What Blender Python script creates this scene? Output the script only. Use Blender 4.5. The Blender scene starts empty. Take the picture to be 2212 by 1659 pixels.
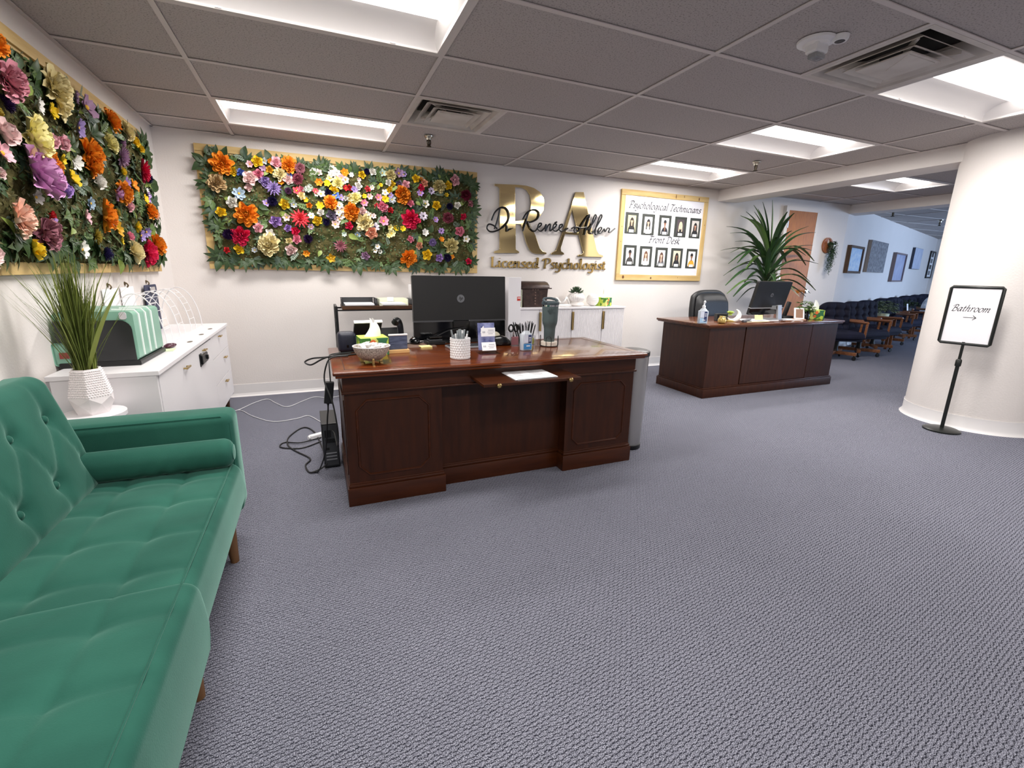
import bpy, bmesh, math, random
from mathutils import Vector, Matrix, noise
S = bpy.context.scene
COL = S.collection
PI = math.pi
R = math.radians
rnd = random.Random(7)

# ------------------------------------------------------------------ camera, world, lamps' exposure
cam = bpy.data.cameras.new('camera')
cam.sensor_width = 36.0
cam.lens = 16.078
cam.clip_start = 0.02
cam.clip_end = 100
cam_o = bpy.data.objects.new('camera', cam)
COL.objects.link(cam_o)
_y, _p, _r = -0.4032, -0.2418, -0.0192
_m = Matrix.Rotation(_y, 3, 'Z') @ Matrix.Rotation(_p, 3, 'X') @ Matrix.Rotation(_r, 3, 'Y') @ Matrix.Rotation(R(90), 3, 'X')
cam_o.matrix_world = Matrix.Translation((1.1013, -4.786, 1.1861)) @ _m.to_4x4()
S.camera = cam_o

W = bpy.data.worlds.new('sky')
S.world = W
W.use_nodes = True
W.node_tree.nodes['Background'].inputs[0].default_value = (0.42, 0.62, 1.0, 1)
W.node_tree.nodes['Background'].inputs[1].default_value = 1.2
S.view_settings.view_transform = 'Standard'
S.view_settings.look = 'None'
S.view_settings.gamma = 1.0
S.view_settings.use_curve_mapping = False
S.view_settings.exposure = 0.0
S.cycles.use_denoising = True
S.cycles.max_bounces = 8
S.cycles.diffuse_bounces = 5
S.cycles.sample_clamp_indirect = 6.0
S.cycles.caustics_reflective = False
S.cycles.caustics_refractive = False
LENS = 3.2           # glow of the fluorescent lenses
TUBE = 32.5          # watts of the lamp behind each lens

# daylight through the waiting room's window
_sun = bpy.data.lights.new('window_daylight', 'AREA')
_sun.shape = 'RECTANGLE'; _sun.size = 2.6; _sun.size_y = 1.5
_sun.energy = 560; _sun.color = (0.50, 0.69, 1.0)
_so = bpy.data.objects.new('window_daylight', _sun); COL.objects.link(_so)
_so.location = (13.6, -4.75, 1.35); _so.rotation_euler = (R(90), 0, R(8))

# ------------------------------------------------------------------ helpers
def lin(h):
    h = h.lstrip('#')
    o = []
    for i in (0, 2, 4):
        c = int(h[i:i+2], 16) / 255
        o.append(c / 12.92 if c <= .04045 else ((c + .055) / 1.055) ** 2.4)
    return tuple(o) + (1,)

MATS = {}
def M(name, hx, rough=.5, metal=0., spec=.5, noise_=None, bump=None, coat=0., sheen=0., trans=0., emit=0., coords='Object', alpha=1.):
    """principled material; noise_=(scale, hex2, contrast, stretch) ; bump=(scale, distance, stretch)"""
    m = bpy.data.materials.new(name); m.use_nodes = True
    nt = m.node_tree; b = nt.nodes['Principled BSDF']
    b.inputs['Base Color'].default_value = lin(hx)
    b.inputs['Roughness'].default_value = rough
    b.inputs['Metallic'].default_value = metal
    b.inputs['Specular IOR Level'].default_value = spec
    if coat:
        b.inputs['Coat Weight'].default_value = coat; b.inputs['Coat Roughness'].default_value = .08
    if sheen:
        b.inputs['Sheen Weight'].default_value = sheen
        b.inputs['Sheen Roughness'].default_value = .35
    if trans:
        b.inputs['Transmission Weight'].default_value = trans; b.inputs['IOR'].default_value = 1.3
    if alpha < 1: b.inputs['Alpha'].default_value = alpha
    if emit:
        b.inputs['Emission Color'].default_value = lin(hx); b.inputs['Emission Strength'].default_value = emit
    if noise_ or bump:
        tc = nt.nodes.new('ShaderNodeTexCoord')
    if noise_:
        sc, hx2, con, st = noise_
        mp = nt.nodes.new('ShaderNodeMapping'); mp.inputs['Scale'].default_value = st
        nz = nt.nodes.new('ShaderNodeTexNoise'); nz.inputs['Scale'].default_value = sc; nz.inputs['Detail'].default_value = 5
        cr = nt.nodes.new('ShaderNodeValToRGB')
        cr.color_ramp.elements[0].position = .5 - con; cr.color_ramp.elements[1].position = .5 + con
        cr.color_ramp.elements[0].color = lin(hx2); cr.color_ramp.elements[1].color = lin(hx)
        nt.links.new(tc.outputs[coords], mp.inputs[0]); nt.links.new(mp.outputs[0], nz.inputs['Vector'])
        nt.links.new(nz.outputs['Fac'], cr.inputs[0]); nt.links.new(cr.outputs[0], b.inputs['Base Color'])
    if bump:
        sc, dist, st = bump
        mp = nt.nodes.new('ShaderNodeMapping'); mp.inputs['Scale'].default_value = st
        nz = nt.nodes.new('ShaderNodeTexNoise'); nz.inputs['Scale'].default_value = sc; nz.inputs['Detail'].default_value = 3
        bp = nt.nodes.new('ShaderNodeBump'); bp.inputs['Distance'].default_value = dist; bp.inputs['Strength'].default_value = 1
        nt.links.new(tc.outputs[coords], mp.inputs[0]); nt.links.new(mp.outputs[0], nz.inputs['Vector'])
        nt.links.new(nz.outputs['Fac'], bp.inputs['Height']); nt.links.new(bp.outputs[0], b.inputs['Normal'])
    MATS[name] = m
    return m

def setcust(o, label=None, cat=None, group=None, kind=None):
    if label: o['label'] = label
    if cat: o['category'] = cat
    if group: o['group'] = group
    if kind: o['kind'] = kind
    return o

def thing(name, label, cat, loc=(0, 0, 0), rz=0., group=None):
    o = bpy.data.objects.new(name, None); COL.objects.link(o)
    o.empty_display_size = .1
    o.location = loc; o.rotation_euler = (0, 0, rz)
    return setcust(o, label, cat, group)

class MB:
    """collects shapes and links them as one mesh object"""
    def __init__(s): s.bm = bmesh.new()
    def _merge(s, b, mi=0, xf=None):
        if xf is not None: bmesh.ops.transform(b, matrix=xf, verts=b.verts)
        if mi:
            for f in b.faces: f.material_index = mi
        me = bpy.data.meshes.new('tmp'); b.to_mesh(me); b.free()
        s.bm.from_mesh(me); bpy.data.meshes.remove(me)
        return s
    def box(s, x0, x1, y0, y1, z0, z1, bev=0., seg=2, mi=0, xf=None):
        b = bmesh.new(); bmesh.ops.create_cube(b, size=1)
        for v in b.verts:
            v.co = Vector(((x0 + x1) / 2 + v.co.x * (x1 - x0), (y0 + y1) / 2 + v.co.y * (y1 - y0), (z0 + z1) / 2 + v.co.z * (z1 - z0)))
        if bev: bmesh.ops.bevel(b, geom=list(b.edges), offset=bev, segments=seg, profile=.5, affect='EDGES')
        return s._merge(b, mi, xf)
    def lathe(s, prof, n=24, mi=0, xf=None, cap=True, sx=1., sy=1.):
        b = bmesh.new(); rings = []
        for r, z in prof:
            rings.append([b.verts.new((max(r, 1e-4) * math.cos(2*PI*k/n) * sx, max(r, 1e-4) * math.sin(2*PI*k/n) * sy, z)) for k in range(n)])
        for a, c in zip(rings, rings[1:]):
            for k in range(n): b.faces.new((a[k], a[(k+1) % n], c[(k+1) % n], c[k]))
        if cap:
            b.faces.new(list(reversed(rings[0]))); b.faces.new(rings[-1])
        return s._merge(b, mi, xf)
    def tube(s, pts, r, n=8, closed=False, mi=0, smooth=0, xf=None):
        pts = [Vector(p) for p in pts]
        if smooth: pts = catmull(pts, smooth, closed)
        rs = r if isinstance(r, (list, tuple)) else [r] * len(pts)
        b = bmesh.new(); N = len(pts); rings = []; up = None
        for i, p in enumerate(pts):
            if closed: t = pts[(i+1) % N] - pts[i-1]
            else: t = pts[min(i+1, N-1)] - pts[max(i-1, 0)]
            if t.length < 1e-9: t = Vector((0, 0, 1))
            t.normalize()
            if up is None: up = Vector((0, 0, 1)) if abs(t.z) < .9 else Vector((1, 0, 0))
            u = up - t * up.dot(t)
            if u.length < 1e-6: u = t.orthogonal()
            u.normalize(); v = t.cross(u); up = u
            rr = rs[min(i, len(rs)-1)]
            rings.append([b.verts.new(p + (u * math.cos(2*PI*k/n) + v * math.sin(2*PI*k/n)) * rr) for k in range(n)])
        pairs = list(zip(rings, rings[1:])) + ([(rings[-1], rings[0])] if closed else [])
        for a, c in pairs:
            for k in range(n): b.faces.new((a[k], a[(k+1) % n], c[(k+1) % n], c[k]))
        if not closed:
            b.faces.new(list(reversed(rings[0]))); b.faces.new(rings[-1])
        return s._merge(b, mi, xf)
    def prism(s, pts, h0, h1, mi=0, xf=None, bev=0.):
        """outline in x,y extruded from z=h0 to z=h1"""
        b = bmesh.new()
        lo = [b.verts.new((p[0], p[1], h0)) for p in pts]; hi = [b.verts.new((p[0], p[1], h1)) for p in pts]
        n = len(pts)
        b.faces.new(list(reversed(lo))); top = b.faces.new(hi)
        for k in range(n): b.faces.new((lo[k], lo[(k+1) % n], hi[(k+1) % n], hi[k]))
        bmesh.ops.recalc_face_normals(b, faces=b.faces)
        if bev: bmesh.ops.bevel(b, geom=list(b.edges), offset=bev, segments=2, profile=.5, affect='EDGES')
        return s._merge(b, mi, xf)
    def ball(s, c, r, u=12, v=8, mi=0, sc=(1, 1, 1), xf=None):
        b = bmesh.new(); bmesh.ops.create_uvsphere(b, u_segments=u, v_segments=v, radius=r)
        for q in b.verts: q.co = Vector((q.co.x * sc[0] + c[0], q.co.y * sc[1] + c[1], q.co.z * sc[2] + c[2]))
        return s._merge(b, mi, xf)
    def poly(s, pts, mi=0):
        vs = [s.bm.verts.new(p) for p in pts]
        f = s.bm.faces.new(vs); f.material_index = mi
        return s
    def grid(s, fn, nu, nv, mi=0, xf=None):
        b = bmesh.new()
        g = [[b.verts.new(fn(i / nu, j / nv)) for j in range(nv + 1)] for i in range(nu + 1)]
        for i in range(nu):
            for j in range(nv): b.faces.new((g[i][j], g[i+1][j], g[i+1][j+1], g[i][j+1]))
        return s._merge(b, mi, xf)
    def mesh(s, name, mats, smooth=False):
        me = bpy.data.meshes.new(name); s.bm.to_mesh(me); s.bm.free()
        for m in (mats if isinstance(mats, (list, tuple)) else [mats]): me.materials.append(m)
        if smooth:
            me.shade_smooth(); me.set_sharp_from_angle(angle=R(40 if smooth is True else smooth))
        return me
    def build(s, name, mats, parent=None, smooth=False, loc=None, rot=None, kind=None, label=None):
        return put(name, s.mesh(name, mats, smooth), parent, loc, rot, kind, label)

def put(name, me, parent=None, loc=None, rot=None, kind=None, label=None):
    o = bpy.data.objects.new(name, me); COL.objects.link(o)
    if parent is not None: o.parent = parent
    if loc is not None: o.location = loc
    if rot is not None: o.rotation_euler = rot
    return setcust(o, label, None, None, kind)

def catmull(p, k=6, closed=False):
    n = len(p); out = []
    if n < 3: return list(p)
    rng = range(n) if closed else range(n - 1)
    for i in rng:
        a, b_, c, d = (p[(i-1) % n], p[i], p[(i+1) % n], p[(i+2) % n]) if closed else (p[max(i-1, 0)], p[i], p[i+1], p[min(i+2, n-1)])
        for j in range(k):
            t = j / k
            out.append(.5 * ((2*b_) + (c - a) * t + (2*a - 5*b_ + 4*c - d) * t*t + (3*b_ - a - 3*c + d) * t**3))
    if not closed: out.append(p[-1])
    return out

def kids(o): return list(o.children)
def dup(o, loc=None, rz=None, label=None, group=None, parent=None):
    c = o.copy(); COL.objects.link(c)
    if parent is not None: c.parent = parent
    if loc is not None: c.location = loc
    if rz is not None: c.rotation_euler = (0, 0, rz)
    if label: c['label'] = label
    if group: c['group'] = group
    for ch in kids(o): dup(ch, parent=c)
    return c

T = Matrix.Translation
def RX(a): return Matrix.Rotation(a, 4, 'X')
def RY(a): return Matrix.Rotation(a, 4, 'Y')
def RZ(a): return Matrix.Rotation(a, 4, 'Z')
# ------------------------------------------------------------------ shared materials
wall_m = M('wall_paint', 'e4deda', .75, spec=.2, noise_=(2.5, 'e0dad6', .3, (1, 1, 1)), bump=(90, .0012, (1, 1, 1)))
base_m = M('cove_base_white', 'e6e3e2', .45)
white_m = M('white_laminate', 'e9e6e8', .35)
whitep_m = M('white_plastic', 'ecebec', .4)
paper_m = M('paper', 'f1f1f3', .8, spec=.1)
black_m = M('black_plastic', '101113', .38)
blackm_m = M('black_matte', '17181a', .6)
gloss_m = M('black_gloss', '07080a', .12)
rubber_m = M('dark_rubber', '1b1b1d', .8, spec=.2)
steel_m = M('brushed_steel', 'c2c0bc', .32, metal=1., bump=(60, .0004, (8, 8, .3)))
chrome_m = M('chrome', 'd8d8da', .12, metal=1.)
gold_m = M('mirror_gold', 'f2dda6', .07, metal=1.)
brass_m = M('satin_brass', 'c9ad72', .3, metal=1.)
cable_m = M('black_cable', '141416', .5)
cablew_m = M('white_cable', 'd5d5d8', .5)
acry_m = M('clear_acrylic', 'f2f5fb', .05, trans=1., alpha=.35)
navy_m = M('navy', '232b4c', .5)
grey_m = M('mid_grey', '77787c', .5)
dgrey_m = M('dark_grey', '3a3b3f', .5)
silver_m = M('silver_plastic', 'b4b6ba', .35, metal=.6)
red_m = M('red', 'c23a2c', .5)
yellow_m = M('sticky_note_yellow', 'efe59a', .8)
green_leaf_m = None

def wood(name, h1, h2, axis, rough=.35, coat=.0, sc=9., bumpd=.0):
    st = {'x': (.12, 1, 1), 'y': (1, .12, 1), 'z': (1, 1, .12)}[axis]
    return M(name, h1, rough, spec=.28, noise_=(sc, h2, .22, tuple(4 * v for v in st)), coat=coat, bump=(sc * 4, bumpd, st) if bumpd else None)
mah_top = wood('mahogany_top', '6e3412', '4c200a', 'x', .22, .35)
mah_v = wood('mahogany_upright', '3d1c0b', '2a1206', 'z', .42, .06)
mah_h = wood('mahogany_rail', '46210d', '331608', 'x', .36, .12)
pine_h = wood('pine_board', 'd8bd85', 'c19f63', 'x', .6, sc=7)
pine_v = wood('pine_board_upright', 'd8bd85', 'c19f63', 'z', .6, sc=7)
pine_y = wood('pine_board_side', 'd8bd85', 'c19f63', 'y', .6, sc=7)
veneer = wood('door_veneer', 'b4702a', '95571e', 'z', .45, sc=16)
oak_m = wood('chair_oak', '8a5a3b', '633c24', 'x', .4, sc=14)
walnut_m = wood('walnut_shelf', '5b3d28', '3a2517', 'x', .5, sc=12)
knot_m = M('pine_knot', '6b4422', .6)

# carpet: grey-blue woven loops with short dark gaps in rows
def carpet():
    m = bpy.data.materials.new('loop_carpet'); m.use_nodes = True
    nt = m.node_tree; b = nt.nodes['Principled BSDF']; L = nt.links.new
    b.inputs['Roughness'].default_value = .95; b.inputs['Specular IOR Level'].default_value = .1
    tc = nt.nodes.new('ShaderNodeTexCoord')
    mp = nt.nodes.new('ShaderNodeMapping'); mp.inputs['Rotation'].default_value = (0, 0, R(-8))
    wob = nt.nodes.new('ShaderNodeTexNoise'); wob.inputs['Scale'].default_value = 70; wob.inputs['Detail'].default_value = 2
    mx = nt.nodes.new('ShaderNodeVectorMath'); mx.operation = 'MULTIPLY_ADD'; mx.inputs[1].default_value = (.010, .010, 0)
    L(tc.outputs['Object'], wob.inputs['Vector']); L(tc.outputs['Object'], mp.inputs[0])
    L(wob.outputs['Color'], mx.inputs[0]); L(mp.outputs[0], mx.inputs[2])
    def mth(op, a, b_=None, c=None):
        n = nt.nodes.new('ShaderNodeMath'); n.operation = op
        for k, q in enumerate((a, b_, c)):
            if q is None: continue
            if isinstance(q, (int, float)): n.inputs[k].default_value = q
            else: L(q, n.inputs[k])
        return n.outputs[0]
    sx = nt.nodes.new('ShaderNodeSeparateXYZ'); L(mx.outputs[0], sx.inputs[0])
    v = mth('MULTIPLY', sx.outputs['Y'], 1 / .0118); u = mth('MULTIPLY', sx.outputs['X'], 1 / .0235)
    row = mth('FLOOR', v); u2 = mth('MULTIPLY_ADD', row, .5, u)
    fv = mth('ABSOLUTE', mth('SUBTRACT', mth('FRACT', v), .5)); fu = mth('ABSOLUTE', mth('SUBTRACT', mth('FRACT', u2), .5))
    def sstep(x, lo, hi):
        n = nt.nodes.new('ShaderNodeMapRange'); n.interpolation_type = 'SMOOTHSTEP'
        n.inputs['From Min'].default_value = lo; n.inputs['From Max'].default_value = hi; L(x, n.inputs['Value']); return n.outputs[0]
    gap = mth('MULTIPLY', sstep(fv, .20, .40), mth('SUBTRACT', 1, sstep(fu, .14, .34)))
    gap = mth('MULTIPLY', gap, .95)
    loop = mth('SUBTRACT', 1, gap)
    n2 = nt.nodes.new('ShaderNodeTexNoise'); n2.inputs['Scale'].default_value = 380; n2.inputs['Detail'].default_value = 2
    n3 = nt.nodes.new('ShaderNodeTexNoise'); n3.inputs['Scale'].default_value = 1.6; n3.inputs['Detail'].default_value = 3
    L(tc.outputs['Object'], n2.inputs['Vector']); L(tc.outputs['Object'], n3.inputs['Vector'])
    cr = nt.nodes.new('ShaderNodeValToRGB'); e = cr.color_ramp.elements
    e[0].position = .36; e[0].color = lin('32333d'); e[1].position = .66; e[1].color = lin('b6b7c4')
    x = e.new(.5); x.color = lin('7a7b88')
    L(n2.outputs['Fac'], cr.inputs[0])
    mixd = nt.nodes.new('ShaderNodeMixRGB'); mixd.blend_type = 'MIX'; mixd.inputs[1].default_value = lin('1f202c')
    L(loop, mixd.inputs[0]); L(cr.outputs[0], mixd.inputs[2])
    mixl = nt.nodes.new('ShaderNodeMixRGB'); mixl.blend_type = 'MULTIPLY'; mixl.inputs[0].default_value = .2
    L(mixd.outputs[0], mixl.inputs[1]); L(n3.outputs['Fac'], mixl.inputs[2])
    L(mixl.outputs[0], b.inputs['Base Color'])
    ad = nt.nodes.new('ShaderNodeMath'); ad.operation = 'MULTIPLY_ADD'; ad.inputs[1].default_value = .5
    L(n2.outputs['Fac'], ad.inputs[0]); L(loop, ad.inputs[2])
    bp = nt.nodes.new('ShaderNodeBump'); bp.inputs['Distance'].default_value = .003; bp.inputs['Strength'].default_value = .7
    L(ad.outputs[0], bp.inputs['Height']); L(bp.outputs[0], b.inputs['Normal'])
    return m
carpet_m = carpet()

def tile_mat():
    m = bpy.data.materials.new('fissured_ceiling_tile'); m.use_nodes = True
    nt = m.node_tree; b = nt.nodes['Principled BSDF']; L = nt.links.new
    b.inputs['Roughness'].default_value = .9; b.inputs['Specular IOR Level'].default_value = .1
    tc = nt.nodes.new('ShaderNodeTexCoord')
    oi = nt.nodes.new('ShaderNodeObjectInfo')
    add = nt.nodes.new('ShaderNodeVectorMath'); add.operation = 'MULTIPLY_ADD'; add.inputs[1].default_value = (37, 53, 0)
    L(oi.outputs['Random'], add.inputs[0]); L(tc.outputs['Object'], add.inputs[2])
    nz = nt.nodes.new('ShaderNodeTexNoise'); nz.inputs['Scale'].default_value = 130; nz.inputs['Detail'].default_value = 4; nz.inputs['Roughness'].default_value = .65
    L(add.outputs[0], nz.inputs['Vector'])
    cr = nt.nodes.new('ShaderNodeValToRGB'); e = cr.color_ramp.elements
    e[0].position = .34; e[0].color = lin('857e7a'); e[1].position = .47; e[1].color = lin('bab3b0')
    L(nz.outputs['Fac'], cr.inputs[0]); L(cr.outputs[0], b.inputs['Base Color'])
    bp = nt.nodes.new('ShaderNodeBump'); bp.inputs['Distance'].default_value = .002; bp.inputs['Strength'].default_value = .5
    L(cr.outputs[0], bp.inputs['Height']); L(bp.outputs[0], b.inputs['Normal'])
    return m
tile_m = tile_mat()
tbar_m = M('t_bar_white', 'd2cac6', .6)

# ------------------------------------------------------------------ the setting
H = 2.245
def struct(name, mb, mat, smooth=False):
    return mb.build(name, mat, None, smooth, kind='structure')
struct('floor', MB().box(-.15, 17.2, -8.6, 4.2, -.1, 0), carpet_m)
struct('wall_left', MB().box(-.15, 0, -8.6, .15, 0, 2.6), wall_m)
struct('wall_back', MB().box(0, 8.63, 0, .12, 0, 2.6), wall_m)
dv = Vector((.949, .315, 0)); dn = Vector((.315, -.949, 0)); P0 = Vector((8.63, 0, 0))
ang = math.atan2(.315, .949)
struct('wall_diagonal', MB().box(0, 8.9, 0, .12, 0, 2.6, xf=T(P0) @ RZ(ang)), wall_m)
struct('wall_right', MB().box(16.75, 16.9, -8.6, 4.2, 0, 2.6), wall_m)
struct('wall_rear', MB().box(0, 8.9, -8.6, -8.45, 0, 2.6), wall_m)
# wall of the waiting room opposite the pictures, with its window opening
mb = MB()
mb.box(8.9, 12.4, -4.7, -4.55, 0, 2.6).box(14.8, 16.75, -4.7, -4.55, 0, 2.6).box(12.4, 14.8, -4.7, -4.55, 0, .75).box(12.4, 14.8, -4.7, -4.55, 1.95, 2.6)
mb.box(8.75, 8.9, -8.45, -4.55, 0, 2.6)
struct('wall_front', mb, wall_m)
w = struct('window_1', MB().box(12.38, 14.82, -4.68, -4.57, .72, .76).box(12.38, 14.82, -4.68, -4.57, 1.94, 1.98)
           .box(12.38, 12.43, -4.68, -4.57, .76, 1.94).box(14.77, 14.82, -4.68, -4.57, .76, 1.94).box(13.57, 13.63, -4.66, -4.59, .76, 1.94), white_m)
glass_m = M('window_glass', 'ffffff', .0, trans=1., alpha=.12)
for x0, x1 in ((12.43, 13.57), (13.63, 14.77)):
    MB().box(x0, x1, -4.63, -4.62, .76, 1.94).build('window_pane', glass_m, w, kind='structure')
# beams dividing the ceiling
struct('beam', MB().box(5.99, 6.3, -8.45, 0, 2.113, 2.6), wall_m)
struct('beam', MB().box(8.63, 8.95, -8.45, .1, 2.123, 2.6), wall_m)
struct('column', MB().lathe([(.435, 0), (.435, 2.4)], 64, xf=T((6.27, -2.825, 0))), wall_m, smooth=True)
cove = [(.437, .115), (.441, .115), (.441, .03), (.45, .012), (.46, .0)]
struct('baseboard_column', MB().lathe(cove[::-1], 64, xf=T((6.27, -2.825, 0)), cap=False), base_m, smooth=True)
def cove_run(name, p, q, nrm):
    p, q, nrm = Vector(p), Vector(q), Vector(nrm)
    b = bmesh.new(); pr = [(.0, .115), (.004, .115), (.004, .03), (.010, .012), (.022, .0), (0, 0)]
    rows = [[b.verts.new(a + nrm * d + Vector((0, 0, z))) for d, z in pr] for a in (p, q)]
    n = len(pr)
    for k in range(n): b.faces.new((rows[0][k], rows[0][(k+1) % n], rows[1][(k+1) % n], rows[1][k]))
    bmesh.ops.recalc_face_normals(b, faces=b.faces)
    mb = MB(); mb._merge(b); return struct(name, mb, base_m)
cove_run('baseboard_back', (0.02, 0, 0), (7.2, 0, 0), (0, -1, 0))
cove_run('baseboard_back', (7.92, 0, 0), (8.63, 0, 0), (0, -1, 0))
cove_run('baseboard_left', (0, -8.45, 0), (0, 0, 0), (1, 0, 0))
cove_run('baseboard_diagonal', P0, P0 + dv * 8.6, dn)

# ceiling: a grid of T-bars with a lay-in tile in every cell that holds no light or vent
ceil = struct('ceiling', MB().box(-.15, 17.2, -8.6, 4.2, 2.5, 2.62), wall_m)
def gx(i): return i * 1.2192 - .653
def gy(j): return j * .6096 - 2.1825
LIGHTS = [(1, -1), (1, 2), (4, -2), (4, 0), (4, 2), (1, -4), (4, -5), (2, -8), (4, -9), (1, -11)]      # cells (i, j): 4 ft x 2 ft troffers; last two unseen, added to brighten reflections in the gold letters
VENTS = [(2, 1, 0), (3, -2, 1)]                                               # cell and which half of it
LIGHT_B = (6.70, -1.56)                                                        # troffer beyond the first beam
tile_cache = {}
def tile(x0, x1, y0, y1):
    x0 += .006; x1 -= .006; y0 += .006; y1 -= .006
    if x1 - x0 < .03 or y1 - y0 < .03: return
    key = (round(x1 - x0, 3), round(y1 - y0, 3))
    if key not in tile_cache:
        a, c = key
        mb = MB(); mb.box(-a/2, a/2, -c/2, c/2, 0, .015)
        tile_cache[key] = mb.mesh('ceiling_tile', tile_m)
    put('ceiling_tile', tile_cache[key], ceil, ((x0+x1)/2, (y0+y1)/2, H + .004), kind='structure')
bays = [(0, 5.99), (6.3, 8.63), (8.95, 16.75)]
tb = MB()
def span(a, b, lo, hi): return max(a, lo), min(b, hi)
for bi, (bx0, bx1) in enumerate(bays):
    off = 0 if bi == 0 else (LIGHT_B[0] - gx(6) if bi == 1 else .2)
    ymax = 0 if bi < 2 else 2.7
    xs = [gx(i) + off for i in range(-1, 16)]; ys = [gy(j) + (0 if bi != 1 else (LIGHT_B[1] - gy(1))) for j in range(-11, 10)]
    for ii, x in enumerate(xs):
        if bx0 + .02 < x < bx1 - .02: tb.box(x - .012, x + .012, -8.45, ymax, H - .003, H + .001)
    for y in ys:
        if -8.43 < y < ymax - .02: tb.box(bx0, bx1, y - .012, y + .012, H - .0028, H + .0012)
    tb.box(bx0, bx1, ymax - .02, ymax, H - .003, H + .001)
    tb.box(bx0, bx0 + .02, -8.45, ymax, H - .003, H + .001).box(bx1 - .02, bx1, -8.45, ymax, H - .003, H + .001)
    for ii in range(len(xs) - 1):
        x0, x1 = span(xs[ii], xs[ii+1], bx0, bx1)
        if x1 - x0 < .04: continue
        for jj in range(len(ys) - 1):
            y0, y1 = span(ys[jj], ys[jj+1], -8.45, ymax)
            x0, x1 = span(xs[ii], xs[ii+1], bx0, bx1)
            if y1 - y0 < .04: continue
            if bi == 2 and (y0 - 0) > (x1 - 8.63) * .332 + .1: continue
            if bi == 2 and y1 < -4.6: continue
            if bi == 1 and y1 < -4.2: continue
            i, j = ii - 1, jj - 11
            if bi == 0:
                if (i, j) in LIGHTS: continue
                hv = [v for v in VENTS if v[0] == i and v[1] == j]
                if hv:
                    mid = xs[ii] + .6096
                    if hv[0][2] == 0: x0 = mid
                    else: x1 = mid
                    tb.box(mid - .012, mid + .012, y0, y1, H - .003, H + .001)
            elif bi == 1 and abs(xs[ii] - LIGHT_B[0]) < .01 and abs(ys[jj] - LIGHT_B[1]) < .01: continue
            tile(x0, x1, y0, y1)
tb.build('ceiling_t_bar', tbar_m, ceil, kind='structure')
# back-up above the far part of the first bays, out of sight of the grid
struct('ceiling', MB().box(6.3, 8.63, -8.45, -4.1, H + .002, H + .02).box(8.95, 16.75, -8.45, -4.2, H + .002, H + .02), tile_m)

# troffers
refl_m = M('troffer_reflector', 'f2efee', .45)
rim_m = M('troffer_rim', 'cfc9c5', .5)
lens_m = bpy.data.materials.new('lit_lens'); lens_m.use_nodes = True
_b = lens_m.node_tree.nodes['Principled BSDF']
_b.inputs['Base Color'].default_value = (.9, .9, .9, 1); _b.inputs['Emission Color'].default_value = (1, .955, .91, 1); _b.inputs['Emission Strength'].default_value = LENS
def troffer(label):
    t = thing('ceiling_light', label, 'light', group='recessed fluorescent ceiling lights')
    L, Wd = 1.2072 / 2, .5976 / 2
    mb = MB(); r = .022
    mb.box(-L, L, -Wd, -Wd + r, -.004, .01).box(-L, L, Wd - r, Wd, -.004, .01).box(-L, -L + r, -Wd + r, Wd - r, -.004, .01).box(L - r, L, -Wd + r, Wd - r, -.004, .01)
    mb.build('rim', rim_m, t)
    for s in (-1, 1):
        def fn(u, v, s=s):
            a = v * PI / 2
            y = Wd - r - (.145) * (1 - math.cos(a)); z = .085 * math.sin(a) ** .9
            return ((u - .5) * 2 * (L - r), s * y, z)
        MB().grid(fn, 1, 10).build('reflector', refl_m, t, smooth=True)
    for s in (-1, 1):
        MB().grid(lambda u, v, s=s: (s * (L - r - .028 * v), (u - .5) * 2 * (Wd - r), .088 * v), 1, 2).build('end_plate', refl_m, t)
    MB().box(-L + r, L - r, -Wd + r, Wd - r, .088, .1).build('housing', refl_m, t)
    yl = Wd - r - .145
    MB().grid(lambda u, v: ((u - .5) * 2 * (L - r - .028), (v - .5) * 2 * yl, .075 - .04 * math.sin(v * PI)), 1, 14).build('lens', lens_m, t, smooth=True)
    la = bpy.data.lights.new('fluorescent_lamp', 'AREA'); la.shape = 'RECTANGLE'; la.size = 2 * (L - r - .03); la.size_y = 1.7 * yl
    la.energy = TUBE; la.color = (1, .965, .93); la.spread = R(179)
    lo = bpy.data.objects.new('fluorescent_lamp', la); COL.objects.link(lo); lo.parent = t; lo.location = (0, 0, .012)
    mb = MB()
    for s in (-.6, .6):
        mb.box(s * L - .012, s * L + .012, -Wd + r, -Wd + r + .006, -.001, .006).box(s * L - .012, s * L + .012, Wd - r - .006, Wd - r, -.001, .006)
    mb.build('latch', whitep_m, t)
    return t
lab = ['large ceiling light right above the front, nearest the flower wall on the left', 'ceiling light just in front of the back flower panel',
       'very bright ceiling light beside the square vent at the right', 'ceiling light farther back, next beyond the bright one near the vent',
       'small ceiling light near the photo board', 'ceiling light behind the viewer on the left', 'ceiling light behind the viewer on the right', 'ceiling light by the rear wall', 'unseen ceiling light added by the rear wall on the right to brighten the gold letters', 'rearmost unseen ceiling light added over the left corner to brighten the gold letters']
t0 = None
for (i, j), lb in zip(LIGHTS, lab):
    loc = (gx(i) + .6096, gy(j) + .3048, H)
    if t0 is None:
        t0 = troffer(lb); t0.location = loc
    else: dup(t0, loc, 0, lb)
dup(t0, (LIGHT_B[0] + .6096, LIGHT_B[1] + .3048, H), 0, 'ceiling light beyond the white beam above the hallway door')

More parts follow.
